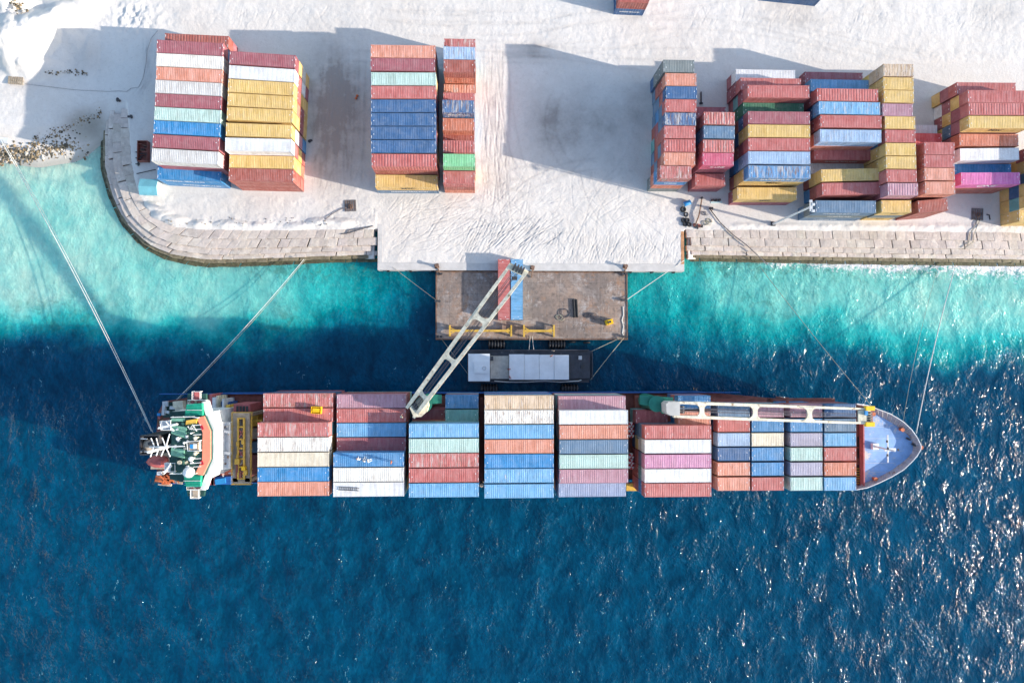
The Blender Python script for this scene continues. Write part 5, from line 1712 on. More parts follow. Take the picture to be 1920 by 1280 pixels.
for y_, mk in ((788, 'yellow'), (812, 'tan'), (838, 'slateg'), (862, 'oxide')):
    p = P(478, y_, 10)
    MB().box((p.x, p.y, 8.6), (1.3, 2.0, 3.4)).build('deck_gear', M[mk], ship)
p = P(481, 788, 12)
MB().box((p.x, p.y, 12), (2.2, 0.35, 0.4)).build('deck_gear', M['yellow'], ship)

# ------------------------------------------------------------------ pontoon between ship and quay
M['deckplate'] = mat('rusty_deck', (0.27, 0.20, 0.165), 0.85, var=0.35, scale=0.35, col2=(0.20, 0.165, 0.15), rust=0.30, rustcol=(0.33, 0.17, 0.085), bump=0.01)


def scuffed_deck():
    m = bpy.data.materials.new('scuffed_deck')
    m.use_nodes = True
    N, Lk = m.node_tree.nodes, m.node_tree.links
    b = N['Principled BSDF']
    g = N.new('ShaderNodeNewGeometry')
    pos = g.outputs['Position']
    big = nnoise(N, Lk, pos, 0.12, 6, 0.65)
    c = nmix(N, Lk, nrange(N, Lk, big, 0.38, 0.62), (0.19, 0.15, 0.13), (0.33, 0.235, 0.18))
    c = nmix(N, Lk, nmath(N, Lk, 'MULTIPLY', nrange(N, Lk, nnoise(N, Lk, pos, 0.28, 8, 0.78), 0.52, 0.64), 0.6), c, (0.36, 0.18, 0.09))
    c = nmix(N, Lk, nmath(N, Lk, 'MULTIPLY', nrange(N, Lk, nnoise(N, Lk, pos, 1.3, 8, 0.75), 0.48, 0.66), 0.75), c, (0.09, 0.075, 0.07))
    c = nmix(N, Lk, nmath(N, Lk, 'MULTIPLY', nrange(N, Lk, nnoise(N, Lk, pos, 0.11, 9, 0.72, 0.5), 0.52, 0.66), 0.6), c, (0.45, 0.41, 0.385))
    for scx, scy, sc_ in ((3.2, 0.28, 1.0), (0.28, 3.2, 1.0)):
        mp = N.new('ShaderNodeMapping')
        mp.inputs['Scale'].default_value = (scx, scy, 1)
        Lk.new(pos, mp.inputs[0])
        s = nnoise(N, Lk, mp.outputs[0], 1.0, 7, 0.75)
        c = nmix(N, Lk, nmath(N, Lk, 'MULTIPLY', nrange(N, Lk, s, 0.59, 0.72), 0.7), c, (0.6, 0.56, 0.53))
    c = nmix(N, Lk, nmath(N, Lk, 'MULTIPLY', nrange(N, Lk, nnoise(N, Lk, pos, 0.3, 9, 0.82), 0.54, 0.68), 0.75), c, (0.56, 0.53, 0.51))
    Lk.new(c, b.inputs['Base Color'])
    b.inputs['Roughness'].default_value = 0.85
    bp = N.new('ShaderNodeBump')
    bp.inputs['Distance'].default_value = 0.03
    Lk.new(nnoise(N, Lk, pos, 0.9, 5), bp.inputs['Height'])
    Lk.new(bp.outputs[0], b.inputs['Normal'])
    return m


M['scuffed'] = scuffed_deck()
pa, pb = P(817, 508, DZ), P(1177, 637, DZ)
pon = thing('pontoon', 'rusty flat steel pontoon between the quay and the ship', 'pontoon', ((pa.x + pb.x) / 2, (pa.y + pb.y) / 2, 0))
MB().box(((pa.x + pb.x) / 2, (pa.y + pb.y) / 2, DZ / 2 - 0.6), (pb.x - pa.x, pa.y - pb.y, DZ + 1.16)).build('hull', M['dark'], pon)
nx, ny = 14, 6
dx, dy = (pb.x - pa.x) / nx, (pa.y - pb.y) / ny
pm = MB()
for i in range(nx):
    for j in range(ny):
        m = MB()
        cx_, cy_ = pa.x + (i + 0.5) * dx, pb.y + (j + 0.5) * dy
        m.box((cx_, cy_, DZ - 0.01 + rr.uniform(-.006, .006)), (dx - 0.025, dy - 0.025, 0.04))
        m.build('deck_plate', M['scuffed'], pon)
m = MB()
for y_ in (pa.y - 0.12, pb.y + 0.12):
    m.box(((pa.x + pb.x) / 2, y_, DZ + 0.06), (pb.x - pa.x, 0.22, 0.14))
for x_ in (pa.x + 0.12, pb.x - 0.12):
    m.box((x_, (pa.y + pb.y) / 2, DZ + 0.06), (0.22, pa.y - pb.y - 0.5, 0.14))
m.build('rubbing_strake', M['rust'], pon)
for px, py in ((824, 631), (1170, 631), (824, 514), (1170, 514), (1170, 563), (821, 565)):
    p = P(px, py, DZ)
    for s in (-.35, .35):
        m = MB()
        m.tube((p.x + s, p.y, DZ), (p.x + s, p.y, DZ + 0.6), 0.19, n=10)
        m.tube((p.x + s, p.y, DZ + 0.55), (p.x + s, p.y, DZ + 0.68), 0.27, n=10)
        m.build('bollard', M['dark'], pon)
for px, py in ((862, 637), (1073, 639), (1100, 640)):
    p = P(px, py + 2, 1.0)
    MB().torus((p.x, p.y, 1.0), 0.55, 0.2, 'Y').build('tyre_fender', M['black'], pon, True)


def spreader(x0, x1, y0, y1, label):
    z = DZ + 0.95
    a_, b_ = P(x0, y0, z), P(x1, y1, z)
    t = thing('container_spreader', label, 'spreader', ((a_.x + b_.x) / 2, (a_.y + b_.y) / 2, DZ), group='yellow container spreaders on the pontoon')
    ym = (a_.y + b_.y) / 2
    MB().beam((a_.x, ym, z), (b_.x, ym, z), 0.42, 0.4).build('main_beam', M['yellow'], t)
    for x in (a_.x + 0.15, b_.x - 0.15):
        sgn = 1 if x < (a_.x + b_.x) / 2 else -1
        MB().beam((x, a_.y, z), (x, b_.y, z), 0.32, 0.5).build('end_beam', M['yellow'], t)
        for y in (a_.y, b_.y):
            MB().box((x, y + (0.15 if y < ym else -.15), DZ + 0.4), (0.28, 0.28, 0.82)).build('leg', M['yellow'], t)
            MB().beam((x + sgn * 0.1, y * 0.55 + ym * 0.45, z), (x + sgn * 1.4, ym, z), 0.16, 0.3).build('gusset', M['yellow'], t)
    return t


spreader(842, 960, 609.5, 630.5, 'long yellow container spreader frame on pontoon, left one')
spreader(981, 1040, 609, 631.5, 'short yellow container spreader frame on pontoon, right one')
# yellow machine, pipes, cable coils on the deck
p = P(1141, 604, DZ)
t = thing('power_pack', 'small bright yellow machine at the right end of pontoon deck', 'machine', p, 0.25)
for nm, c_, d_, mk in (('cabinet', (0, 0, 0.55), (1.5, 1.05, 1.0), 'vyellow'), ('lid', (0, 0, 1.09), (1.3, .85, .08), 'vyellow'), ('grille', (0.1, 0, 1.15), (.5, .4, .05), 'dark'), ('lifting_bar', (-.3, 0, 1.2), (.1, .7, .12), 'dark')):
    mbx = MB().box(c_, d_)
    o = link_mesh(nm, mbx.mesh(nm, M[mk]), t)
for k, dx_ in enumerate((-0.3, 0.3)):
    a_, b_ = P(1078, 561, DZ + .2), P(1080, 595, DZ + .2)
    single('corrugated_pipe', MB().path([a_ + Vector((dx_, 0, 0)), (a_ + b_) / 2 + Vector((dx_, 0, 0)), b_ + Vector((dx_, 0, 0))], 0.2, 10), M['black'], f'black corrugated pipe on pontoon, {"left" if k == 0 else "right"} one of the pair', 'pipe', (a_.x + dx_, a_.y, DZ), group='black pipes on the pontoon')


def coil(px, py, rad, label, loops=4, mk='ropedark', z=None, sq=0.8, cat='rope', rope_r=0.05):
    z = DZ + 0.06 if z is None else z
    c = P(px, py, z)
    r_ = random.Random(px)
    pts = []
    for i in range(loops * 16):
        a = 2 * math.pi * i / 16
        R_ = rad * (1 + 0.18 * math.sin(a * 0.37 + px) + r_.uniform(-.06, .06))
        pts.append((c.x + R_ * math.cos(a) + 0.02 * i, c.y + R_ * sq * math.sin(a), z + 0.04 * (i / 16)))
    return single('coiled_rope', MB().path(pts, rope_r, 5), M[mk], label, cat, (c.x, c.y, z - .06), True)


coil(1056, 587, 1.0, 'open loop of dark cable on the pontoon deck', 2)
coil(1097, 591, 0.55, 'tangled heap of black cable beside the yellow machine', 7)
coil(1046, 595, 0.7, 'thin pale cable loop left of the open dark loop', 2, 'ropeg')
pts = [P(a, b, DZ + .06) for a, b in ((1100, 596), (1108, 592), (1116, 600), (1124, 597), (1132, 602))]
single('cable', MB().path(pts, 0.06, 5), M['ropedark'], 'black cable running to the yellow machine on pontoon', 'cable', pts[0])
pts = [P(a, b, DZ + .06) for a, b in ((1168, 575), (1169, 590), (1166, 600), (1169, 612), (1167, 624), (1170, 632))]
single('pale_rope', MB().path(pts, 0.1, 6), M['rope'], 'pale rope lying along the right edge of the pontoon', 'rope', pts[0])
# stairs / ramps from quay to pontoon
for k, (px, py, yaw_, lab) in enumerate(((819, 499, 0.25, 'rusty mooring post at left corner of the pontoon'), (998, 502, -.2, 'rusty mooring post right of the crane tip on quay edge'), (1172, 500, -.3, 'rusty mooring post at right corner of the pontoon'))):
    p = P(px, py, ZG)
    t = thing('mooring_post', lab, 'bollard', (p.x, p.y, ZG + .05), yaw_)
    for nm, mbx, mk in (('post', MB().tube((0, 0, 0), (0, 0, 1.1), 0.24, n=12), 'rust'), ('cap', MB().tube((0, 0, 1.1), (0, 0, 1.25), 0.36, n=12), 'rust'), ('chain', MB().path([(0, -.2, .5), (.2, -.8, .1), (.1, -1.4, .1), (.25, -2.0, -0.2)], 0.12, 6), 'rust'), ('base', MB().box((0, 0, .05), (.9, .9, .1)), 'rust')):
        link_mesh(nm, mbx.mesh(nm, M[mk]), t)

# big tyre-netted fenders floating between the hulls
def fender(px, py, L, R, label):
    p = P(px, py, 0.5)
    t = thing('floating_fender', label, 'fender', (p.x, p.y, 0), group='floating rubber fenders')
    m = MB()
    secs = [(-L / 2, R * .35), (-L / 2 + R * .3, R * .8), (-L / 2 + R * .7, R), (L / 2 - R * .7, R), (L / 2 - R * .3, R * .8), (L / 2, R * .35)]
    vv, ff = [], []
    for x, r_ in secs:
        vv += [(x, r_ * math.cos(2 * math.pi * k / 16), 0.35 + r_ * math.sin(2 * math.pi * k / 16)) for k in range(16)]
    for s in range(5):
        ff += [(s * 16 + k, s * 16 + (k + 1) % 16, s * 16 + 16 + (k + 1) % 16, s * 16 + 16 + k) for k in range(16)]
    ff += [tuple(range(16))[::-1], tuple(range(80, 96))]
    m.add(vv, ff)
    link_mesh('body', m.mesh('body', M['black'], True), t)
    for k in range(6):
        x = -L / 2 + L * (k + .5) / 6
        link_mesh('tyre', MB().torus((x, 0, 0.35), R + 0.05, 0.17, 'X', 16, 6).mesh('tyre', M['dark'], True), t)


fender(931, 645, 3.6, 0.75, 'black fender with tyre net between pontoon and workboat, left one')
fender(1044, 645, 3.6, 0.75, 'black fender with tyre net between pontoon and workboat, right one')
fender(917, 728, 3.6, 0.7, 'black fender with tyre net between workboat and ship, left one')
fender(1068, 728, 3.6, 0.7, 'black fender with tyre net between workboat and ship, right one')

# ------------------------------------------------------------------ white decked workboat
BZ = 1.9
a_, b_ = P(876, 655, BZ), P(1112, 717, BZ)
yw0, yw1 = b_.y, a_.y
boat = thing('workboat', 'charcoal flat workboat with white hatch panels beside the ship', 'boat', ((a_.x + b_.x) / 2, (a_.y + b_.y) / 2, 0))
MB().prism([(a_.x, yw0 + 0.6), (a_.x + 0.6, yw0), (b_.x - 1.2, yw0), (b_.x, yw0 + 1.0), (b_.x, yw1 - .2), (a_.x + 0.6, yw1), (a_.x, yw1 - .6)], -0.8, BZ - 0.35).build('hull', M['boatdark'], boat)
m = MB()
for y_ in (yw0 + .12, yw1 - .12):
    m.box(((a_.x + b_.x) / 2, y_, BZ - .1), (b_.x - a_.x - 1.6, 0.2, 0.5))
m.box((b_.x - .14, (yw0 + yw1) / 2, BZ - .1), (.2, yw1 - yw0 - 1.4, .5))
m.build('gunwale', M['boatdark'], boat)


def deckbox(x0, y0, x1, y1, z0, z1, name, mk, par=boat):
    p_, q_ = P(x0, y0, z1), P(x1, y1, z1)
    return MB().box(((p_.x + q_.x) / 2, (p_.y + q_.y) / 2, (z0 + z1) / 2), (abs(q_.x - p_.x), abs(q_.y - p_.y), z1 - z0)).build(name, M[mk], par, root=boat)


dh = deckbox(878, 663, 918.5, 714.5, BZ - .4, 4.2, 'deckhouse', 'boatwhite')
deckbox(889, 677, 918, 699.5, 4.2, 4.38, 'roof_hatch', 'boatwhite', dh)
p = P(908, 690, 4.5)
MB().torus((p.x, p.y, 4.45), .35, .05).build('deck_ring', M['lightgrey'], dh, True, root=boat)
deckbox(919.5, 667, 954, 710, BZ - .4, BZ + .25, 'work_deck', 'beige')
deckbox(919, 668, 925, 676, BZ + .25, BZ + 1.0, 'locker', 'boatdark')
for k in range(4):
    x0 = 955 + k * 28.1
    deckbox(x0, 664 + k * 0.4, x0 + 27.6, 711.5, BZ - .4, BZ + 1.15 + rr.uniform(-.03, .03), 'hatch_panel', 'boatwhite')
deckbox(1069, 665, 1106, 709, BZ - .4, BZ + .1, 'fore_deck', 'boatdark')
deckbox(1085, 667, 1091, 674, BZ + .1, BZ + .5, 'mooring_bitt', 'lightgrey')
deckbox(1090, 684, 1097, 691, BZ + .1, BZ + .3, 'deck_hatch', 'dark')
pts = [P(a, b, BZ + .25) for a, b in ((927, 714), (950, 716), (985, 716), (1020, 714), (1050, 716), (1085, 714), (1090, 712))]
single('pale_hawser', MB().path(pts, 0.09, 6), M['rope'], 'pale rope laid along the ship side of the workboat', 'rope', pts[0])

# ------------------------------------------------------------------ mooring lines
def rope(a_, b_, sag, r_, mk, label, n=20):
    a_, b_ = Vector(a_), Vector(b_)
    pts_ = [a_.lerp(b_, i / n) - Vector((0, 0, sag * 4 * (i / n) * (1 - i / n))) for i in range(n + 1)]
    m_ = MB().path(pts_, r_ * 0.7, 6)
    return single('mooring_line', m_, M[mk], label, 'rope', tuple(a_), True, 'mooring lines')


sb = P(284, 808, 8.0)
rope(P(-6, 250, 2.6), sb, 1.5, 0.11, 'rope', 'long pale mooring line from the ship stern to the left beach')
rope(P(4, 262, 2.5), sb + Vector((0.3, -.3, 0)), 1.9, 0.08, 'rope', 'second line just right of the long stern line to the beach')
rope(P(331, 749, 8.0), P(570, 486, 2.1), 1.5, 0.08, 'rope', 'pale mooring line from the bridge area to the left seawall')
rope(P(334, 749, 8.0), P(573, 486, 2.1), 1.9, 0.06, 'ropeg', 'thin twin line beside the pale one to the left seawall')
rope(P(1633, 760, 10.6), P(1425, 500, 1.6), 0.6, 0.085, 'ropeg', 'pale line from the crane cradle to the right seawall')
rope(P(1718, 812, 10.8), P(1792, 497, 1.2), 0.7, 0.13, 'rope', 'thick white line from the bow to the right seawall')
rope(P(1693, 792, 10.8), P(1760, 497, 1.2), 0.9, 0.05, 'ropeg', 'thin line left of the thick white bow line')
rope(P(1172, 564, DZ + .6), P(1283, 488, 2.3), 0.5, 0.09, 'rope', 'white line from right side of pontoon to the quay corner')
rope(P(821, 565, DZ + .6), P(735, 500, 2.3), 0.6, 0.05, 'ropeg', 'thin line from left side of pontoon to the quay')
rope(P(1168, 631, DZ + .5), P(1110, 658, BZ + .1), 0.2, 0.09, 'ropeg', 'short line from pontoon corner to upper workboat corner')
rope(P(1169, 634, DZ + .5), P(1107, 712, BZ + .1), 0.3, 0.1, 'ropeg', 'line from pontoon corner to lower workboat corner')
rope(P(826, 633, DZ + .5), P(879, 703, BZ + .1), 0.3, 0.05, 'ropeg', 'thin line from left pontoon corner to the workboat deckhouse')
for k, (x0, x1) in enumerate(((994, 992), (998, 1001))):
    rope(P(x0, 630, DZ + .3), P(x1, 657, BZ + .1), 0.1, 0.07, 'rope', f'{"left" if k == 0 else "right"} one of two short ropes between pontoon middle and workboat')
pts = [GP(1425, 500), GP(1392, 462), GP(1372, 442), GP(1350, 418), GP(1330, 392)]
pts = [Vector((p_.x, p_.y, 2.25)) for p_ in pts]
pts[0].z = 1.6
single('mooring_line', MB().path(pts, 0.1, 6), M['ropedark'], 'dark shore end of the line lying across the right seawall', 'rope', tuple(pts[-1]), True)

# ------------------------------------------------------------------ yard details
# light mast, 17 m
b_ = GP(1449, 420)
t = thing('light_mast', 'tall white lighting mast by the right seawall', 'light mast', b_)
MB().tube(b_, b_ + Vector((0, 0, 17)), 0.26, 0.13, n=10).build('pole', M['white'], t)
MB().box(b_ + Vector((0, 0, 0.15)), (0.9, 0.9, 0.3)).build('base_plate', M['dark'], t)
hd = MB()
hd.box(b_ + Vector((0, 0, 17.0)), (0.16, 2.2, 0.16))
hd.box(b_ + Vector((0, 0, 16.3)), (0.14, 1.6, 0.14))
hd.build('head_frame', M['white'], t)
for k in range(4):
    MB().box(b_ + Vector((0.25 * (-1) ** k, -0.9 + 0.6 * k, 17.05)), (0.5, 0.42, 0.3)).build('floodlight', M['lightgrey'], t)
m = MB()
for k in range(28):
    m.box(b_ + Vector((0.3, 0, 0.8 + k * 0.55)), (0.28, 0.05, 0.05))
m.build('rungs', M['white'], t)

# tyres, blue drum and scrap beside the wall
for k, (px, py, R_, lab) in enumerate(((1280.5, 393, .62, 'black tyre next to the blue drum'), (1286, 402.5, .5, 'pale rimmed black tyre below the first tyre'), (1281, 413, .5, 'black tyre at the left of the lowest tyre trio'),
                                       (1288.5, 413.5, .5, 'black tyre at the right of the lowest tyre trio'), (1284, 420.5, .48, 'grey black tyre, lowest left of the heap'), (1292, 421.5, .48, 'grey black tyre, lowest right of the heap'))):
    c = GP(px, py, 0.2)
    t = thing('old_tyre', lab, 'tyre', (c.x, c.y, c.z - .2), group='old tyres beside the right seawall')
    link_mesh('tyre', MB().torus((0, 0, 0.2), R_ * 0.72, R_ * 0.32, 'Z', 20, 8).mesh('tyre', M['black'], True), t)
    link_mesh('rim', MB().torus((0, 0, 0.22), R_ * 0.42, R_ * 0.09, 'Z', 16, 6).mesh('rim', M['white'] if k == 1 else M['dark'], True), t)
c = GP(1287, 382)
t = thing('plastic_drum', 'crumpled blue plastic drum beside the tyres', 'drum', c, 0.4)
m = MB()
secs = [(-.75, .42), (-.7, .5), (-.2, .48), (0, .52), (.2, .48), (.7, .5), (.75, .42)]
vv, ff = [], []
for x, r_ in secs:
    vv += [(x, r_ * math.cos(2 * math.pi * k / 14), .5 + r_ * math.sin(2 * math.pi * k / 14)) for k in range(14)]
for s in range(6):
    ff += [(s * 14 + k, s * 14 + (k + 1) % 14, s * 14 + 14 + (k + 1) % 14, s * 14 + 14 + k) for k in range(14)]
ff += [tuple(range(14))[::-1], tuple(range(84, 98))]
link_mesh('body', m.add(vv, ff).mesh('body', M['blue'], True), t)
link_mesh('lid', MB().tube((-.78, 0, .5), (-.74, 0, .5), .36, n=14).mesh('lid', M['palesheet']), t)
c = GP(1305, 425)
t = thing('scrap_crane_arm', 'thin rusty pole lying on scrap by the seawall', 'scrap', c)
MB().path([GP(1303, 423, .3), GP(1309, 405, .5), GP(1312, 390, .45), GP(1315.5, 372, .3)], 0.13, 6).build('pole', M['rust'], t)
p = GP(1315.5, 372, .3)
MB().sphere(p, 0.28).build('pole_head', M['dark'], t)
for k in range(10):
    p = GP(1300 + rr.uniform(0, 16), 421 + rr.uniform(0, 6), .15)
    MB().box(p, (rr.uniform(.3, .8), rr.uniform(.15, .4), .3), rz=rr.uniform(0, 3)).build('scrap_piece', M[rr.choice(['rust', 'dark', 'oxide'])], t)
coil(1317, 400, .45, 'small dark cable loop right of the leaning pole', 2, 'ropedark', GP(1317, 400).z + .06)
coil(1320, 418, .55, 'lower brown rope loop by the seawall edge', 3, 'ropeg', GP(1320, 418).z + .06)
coil(1327, 414, .5, 'upright looking rope loop right of the brown one', 2, 'ropeg', GP(1327, 414).z + .06)
# rope from the dark anchor block
c = GP(1333, 391)
t = thing('anchor_block', 'dark anchor block on the sand right of the tyres', 'anchor', c, 0.1)
link_mesh('block', MB().box((0, 0, .2), (.75, .4, .45)).mesh('block', M['dark']), t)
link_mesh('shackle', MB().torus((0, -.3, .4), .2, .06).mesh('shackle', M['rust'], True), t)
# pallets in the shade
for k in range(3):
    p = GP(1335 + k * 6.5, 376 - k * .3)
    t = thing('scrap_box', f'small dark box lying in the shade, {["left", "middle", "right"][k]} of three', 'box', p, 0.2, 'dark boxes in the shade')
    link_mesh('body', MB().box((0, 0, .2), (.55, .4, .4)).mesh('body', M['dark']), t)
    link_mesh('strap', MB().box((0, 0, .41), (.1, .44, .03)).mesh('strap', M['rust']), t)
p = GP(1343, 379.5)
single('plank', MB().box(p + Vector((0, 0, .06)), (2.4, .35, .12), rz=.05), M['palesheet'], 'pale plank lying in front of the three dark boxes', 'plank', p)


# sunken mooring pits with grates
M['pitslab'] = mat('pit_slab', (0.17, 0.16, 0.16), 0.8, var=0.5, scale=1.2, rust=0.2)


def pit(px, py, w_, lab, rz):
    c = GP(px, py)
    t = thing('mooring_pit', lab, 'pit', (c.x, c.y, ZG + .03), rz)
    link_mesh('slab', MB().box((0, 0, .04), (w_, w_, .1)).mesh('slab', M['pitslab']), t)
    for k in range(5):
        link_mesh('grate_bar', MB().box((-w_ / 2 + w_ * (k + .5) / 5, 0, .11), (.08, w_ * .9, .05)).mesh('grate_bar', M['rust']), t)
    link_mesh('ring', MB().torus((.1, -.2, .25), .4, .09).mesh('ring', M['rust'], True), t)
    link_mesh('hook', MB().path([(0, .3, .12), (.2, 0, .5), (.1, -.4, .5), (-.1, -.6, .12)], .09, 6).mesh('hook', M['rust'], True), t)


pit(657, 386, 2.3, 'square mooring pit with dark grate left of the quay apron', 0.05)
pit(1832, 402, 2.5, 'square mooring pit with dark grate between the right stacks', -0.03)
p = GP(1853, 406)
single('steel_bracket', MB().path([p + Vector((-.4, .4, .1)), p + Vector((.1, .3, .15)), p + Vector((.3, -.7, .1))], .12, 5), M['dark'], 'bent dark steel bracket beside the right mooring pit', 'bracket', p)
for k, (pl, lab) in enumerate((([(655, 388), (640, 392), (622, 402), (612, 410), (600, 424)], 'dark cable from the left mooring pit to the seawall'),
                               ([(640, 440), (655, 438), (672, 432), (700, 424), (655, 432), (650, 440)], 'dark chain lying on the seawall left of the quay'),
                               ([(1834, 410), (1826, 425), (1815, 440), (1810, 452), (1803, 462)], 'pale rope from the right mooring pit over the wall'),
                               ([(1838, 410), (1830, 428), (1822, 442), (1816, 456), (1795, 468)], 'second rope from the right mooring pit over the wall'))):
    pts = [GP(a, b) for a, b in pl]
    pts = [Vector((q_.x, q_.y, max(q_.z, 2.0) + .12)) for q_ in pts]
    single('shore_rope', MB().path(pts, 0.07, 6), M['ropedark' if k < 2 else 'ropeg'], lab, 'rope', tuple(pts[0]), True)
M['ropegrey'] = mat('grey_cable', (0.3, 0.28, 0.28), 0.9)
# long thin cable over the sand on the left
pts = [GP(a, b, .05) for a, b in ((48, 158), (90, 163), (140, 169), (200, 172), (222, 171), (238, 172), (246, 166), (260, 164), (268, 148), (274, 120), (276, 95), (284, 72), (296, 58))]
single('ground_cable', MB().path(pts, 0.035, 5), M['ropegrey'], 'thin dark cable running across the shaded sand', 'cable', pts[0])

# small hut
c = P(277, 350, 4.6)
c.z = gz(277, 350)
t = thing('site_hut', 'small teal roofed hut at the end of the first row', 'hut', c, -0.02)
MB().box((c.x, c.y, c.z + 1.15), (3.0, 2.6, 2.3)).build('walls', M['palesheet'], t)
for s in (-1, 1):
    m = MB()
    m.add([(c.x - 1.75, c.y, c.z + 2.75), (c.x + 1.75, c.y, c.z + 2.75), (c.x + 1.75, c.y + s * 1.6, c.z + 2.2), (c.x - 1.75, c.y + s * 1.6, c.z + 2.2),
           (c.x - 1.75, c.y, c.z + 2.68), (c.x + 1.75, c.y, c.z + 2.68), (c.x + 1.75, c.y + s * 1.6, c.z + 2.13), (c.x - 1.75, c.y + s * 1.6, c.z + 2.13)],
          [(0, 1, 2, 3), (7, 6, 5, 4), (0, 4, 5, 1), (1, 5, 6, 2), (2, 6, 7, 3), (3, 7, 4, 0)])
    m.build('roof_sheet', M['teal'], t)
MB().box((c.x + 0.6, c.y - 1.31, c.z + 1.0), (.8, .05, 1.9)).build('door', M['lightgrey'], t)
# rusty bin with rebar
c = GP(272, 286)
t = thing('rusty_skip', 'dark rusty open skip left of the first container row', 'skip', c)
m = MB()
for dx_, dy_, sx, sy in ((0, 2.0, 2.0, .1), (0, -2.0, 2.0, .1), (.95, 0, .1, 3.9), (-.95, 0, .1, 3.9)):
    m.box(c + Vector((dx_, dy_, .6)), (sx, sy, 1.2))
m.box(c + Vector((0, 0, .1)), (1.8, 3.9, .15))
m.build('walls', M['oxide'], t)
for k in range(14):
    MB().box(c + Vector((rr.uniform(-.6, .6), -1.7 + k * .26, rr.uniform(.5, 1.0))), (rr.uniform(.6, 1.6), .14, .14), rz=rr.uniform(-.4, .4)).build('scrap_bar', M[rr.choice(['rust', 'oxide', 'dark'])], t)
p = GP(261, 297)
t = thing('steel_trestle', 'dark narrow steel trestle beside the rusty skip', 'trestle', p)
MB().box(p + Vector((0, 0, .3)), (.25, 3.2, .25)).build('bar', M['dark'], t)
for k in range(3):
    MB().box(p + Vector((-.2, -1.2 + 1.2 * k, .15)), (.8, .15, .3)).build('foot', M['dark'], t)
p = GP(266, 322)
single('steel_bar', MB().beam(P(256, 326, 2.3), P(292, 318, 2.3), .14, .14), M['dark'], 'long thin dark bar on the sand above the hut', 'bar', p)
# wooden pallet stack by the heaps
c = GP(31, 152)
t = thing('wooden_crate', 'weathered timber pallet on the sand at far left', 'pallet', (c.x, c.y, c.z), -0.05)
for k in range(7):
    link_mesh('slat', MB().box((-1.3 + k * .43, 0, .28), (.3, 1.5, .08)).mesh('slat', M['wood']), t)
for y_ in (-.65, 0, .65):
    link_mesh('bearer', MB().box((0, y_, .12), (2.9, .14, .22)).mesh('bearer', M['wood']), t)
c = GP(12, 266)
t = thing('grey_cabinet', 'small pale steel cabinet on the beach where the stern line ends', 'cabinet', c, -.1)
link_mesh('body', MB().box((0, 0, .5), (2.0, 1.0, 1.0)).mesh('body', M['lightgrey']), t)
link_mesh('lid', MB().box((0, 0, 1.03), (2.1, 1.1, .08)).mesh('lid', M['white']), t)
# tiny odds and ends on the sand
for k, (px, py, lab) in enumerate(((222, 187, 'dark stone left of the first row'), (244, 218, 'black lump beside the top of curved seawall'), (668, 183, 'small orange scrap on the grey shaded ground'), (581, 265, 'black hose bundle right of the yellow stacks'), (1314, 184, 'thin dark pole in the shade above the short row'))):
    p = GP(px, py)
    m = MB()
    if k == 4:
        m.box(p + Vector((0, 0, .2)), (.22, 2.4, .3))
        m.box(p + Vector((0, -1.2, .2)), (.7, .3, .3))
    else:
        for q_ in range(3):
            m.sphere(p + Vector((rr.uniform(-.4, .4), rr.uniform(-.3, .3), .12)), rr.uniform(.2, .35), 7, 5, .6)
    single('scrap_piece', m, M['orange' if k == 2 else 'dark'], lab, 'scrap', p)
# rocks along the little beach
m = MB()
rk = random.Random(3)


def rock(m_, p, r_):
    seg = 6
    b0 = len(m_.v)
    vv = []
    for zf, rf in ((-.3, .8), (.25, 1.0), (.7, .6)):
        for s in range(seg):
            a = 2 * math.pi * s / seg + rk.uniform(-.3, .3)
            q_ = r_ * rf * rk.uniform(.75, 1.2)
            vv.append((p.x + q_ * math.cos(a), p.y + q_ * math.sin(a), p.z + r_ * zf * rk.uniform(.7, 1.2)))
    vv.append((p.x, p.y, p.z + r_ * .85))
    ff = []
    for l in range(2):
        ff += [(l * seg + s, l * seg + (s + 1) % seg, l * seg + seg + (s + 1) % seg, l * seg + seg + s) for s in range(seg)]
    ff += [(2 * seg + s, 2 * seg + (s + 1) % seg, 3 * seg) for s in range(seg)]
    m_.cur = rk.choice([0, 0, 1, 1, 2])
    m_.add(vv, ff)


def scatter(n_, x0, x1, yf, spread, rmin, rmax):
    for _ in range(n_):
        px = rk.uniform(x0, x1)
        py = yf(px) + rk.gauss(0, spread)
        z_ = gz(px, py)
        rock(m, P(px, py, max(z_, -.1)) + Vector((0, 0, .05)), rk.uniform(rmin, rmax) * rk.uniform(.5, 1))


scatter(1500, -30, 168, lambda x: 290 - max(0, x - 60) * 0.23 + max(0, x - 130) * 0.4, 9, .05, .34)
scatter(60, -30, 168, lambda x: 292 - max(0, x - 60) * 0.23 + max(0, x - 130) * 0.4, 8, .2, .55)
scatter(260, 60, 190, lambda x: 268 - (x - 60) * 0.42, 5, .05, .26)
scatter(60, 85, 165, lambda x: 137, 2.5, .08, .25)
scatter(90, 20, 70, lambda x: 5 + (x - 20) * 0.7, 6, .1, .4)
scatter(60, 300, 620, lambda x: 416, 4, .06, .16)
M['rock'] = mat('coral_rock', (0.30, 0.22, 0.13), 0.9, var=0.5, scale=1.5)
M['rock2'] = mat('dark_rock', (0.10, 0.085, 0.06), 0.9, var=0.5, scale=1.5)
M['rock3'] = mat('pale_rock', (0.5, 0.46, 0.4), 0.9, var=0.3, scale=1.5)
o = m.build('beach_rocks', [M['rock'], M['rock2'], M['rock3']])
sset(o, 'brown and grey rubble along the small beach at left', 'rocks', kind='stuff')
# wet sand pool behind the curved wall
c = P(165, 240, 0.9)

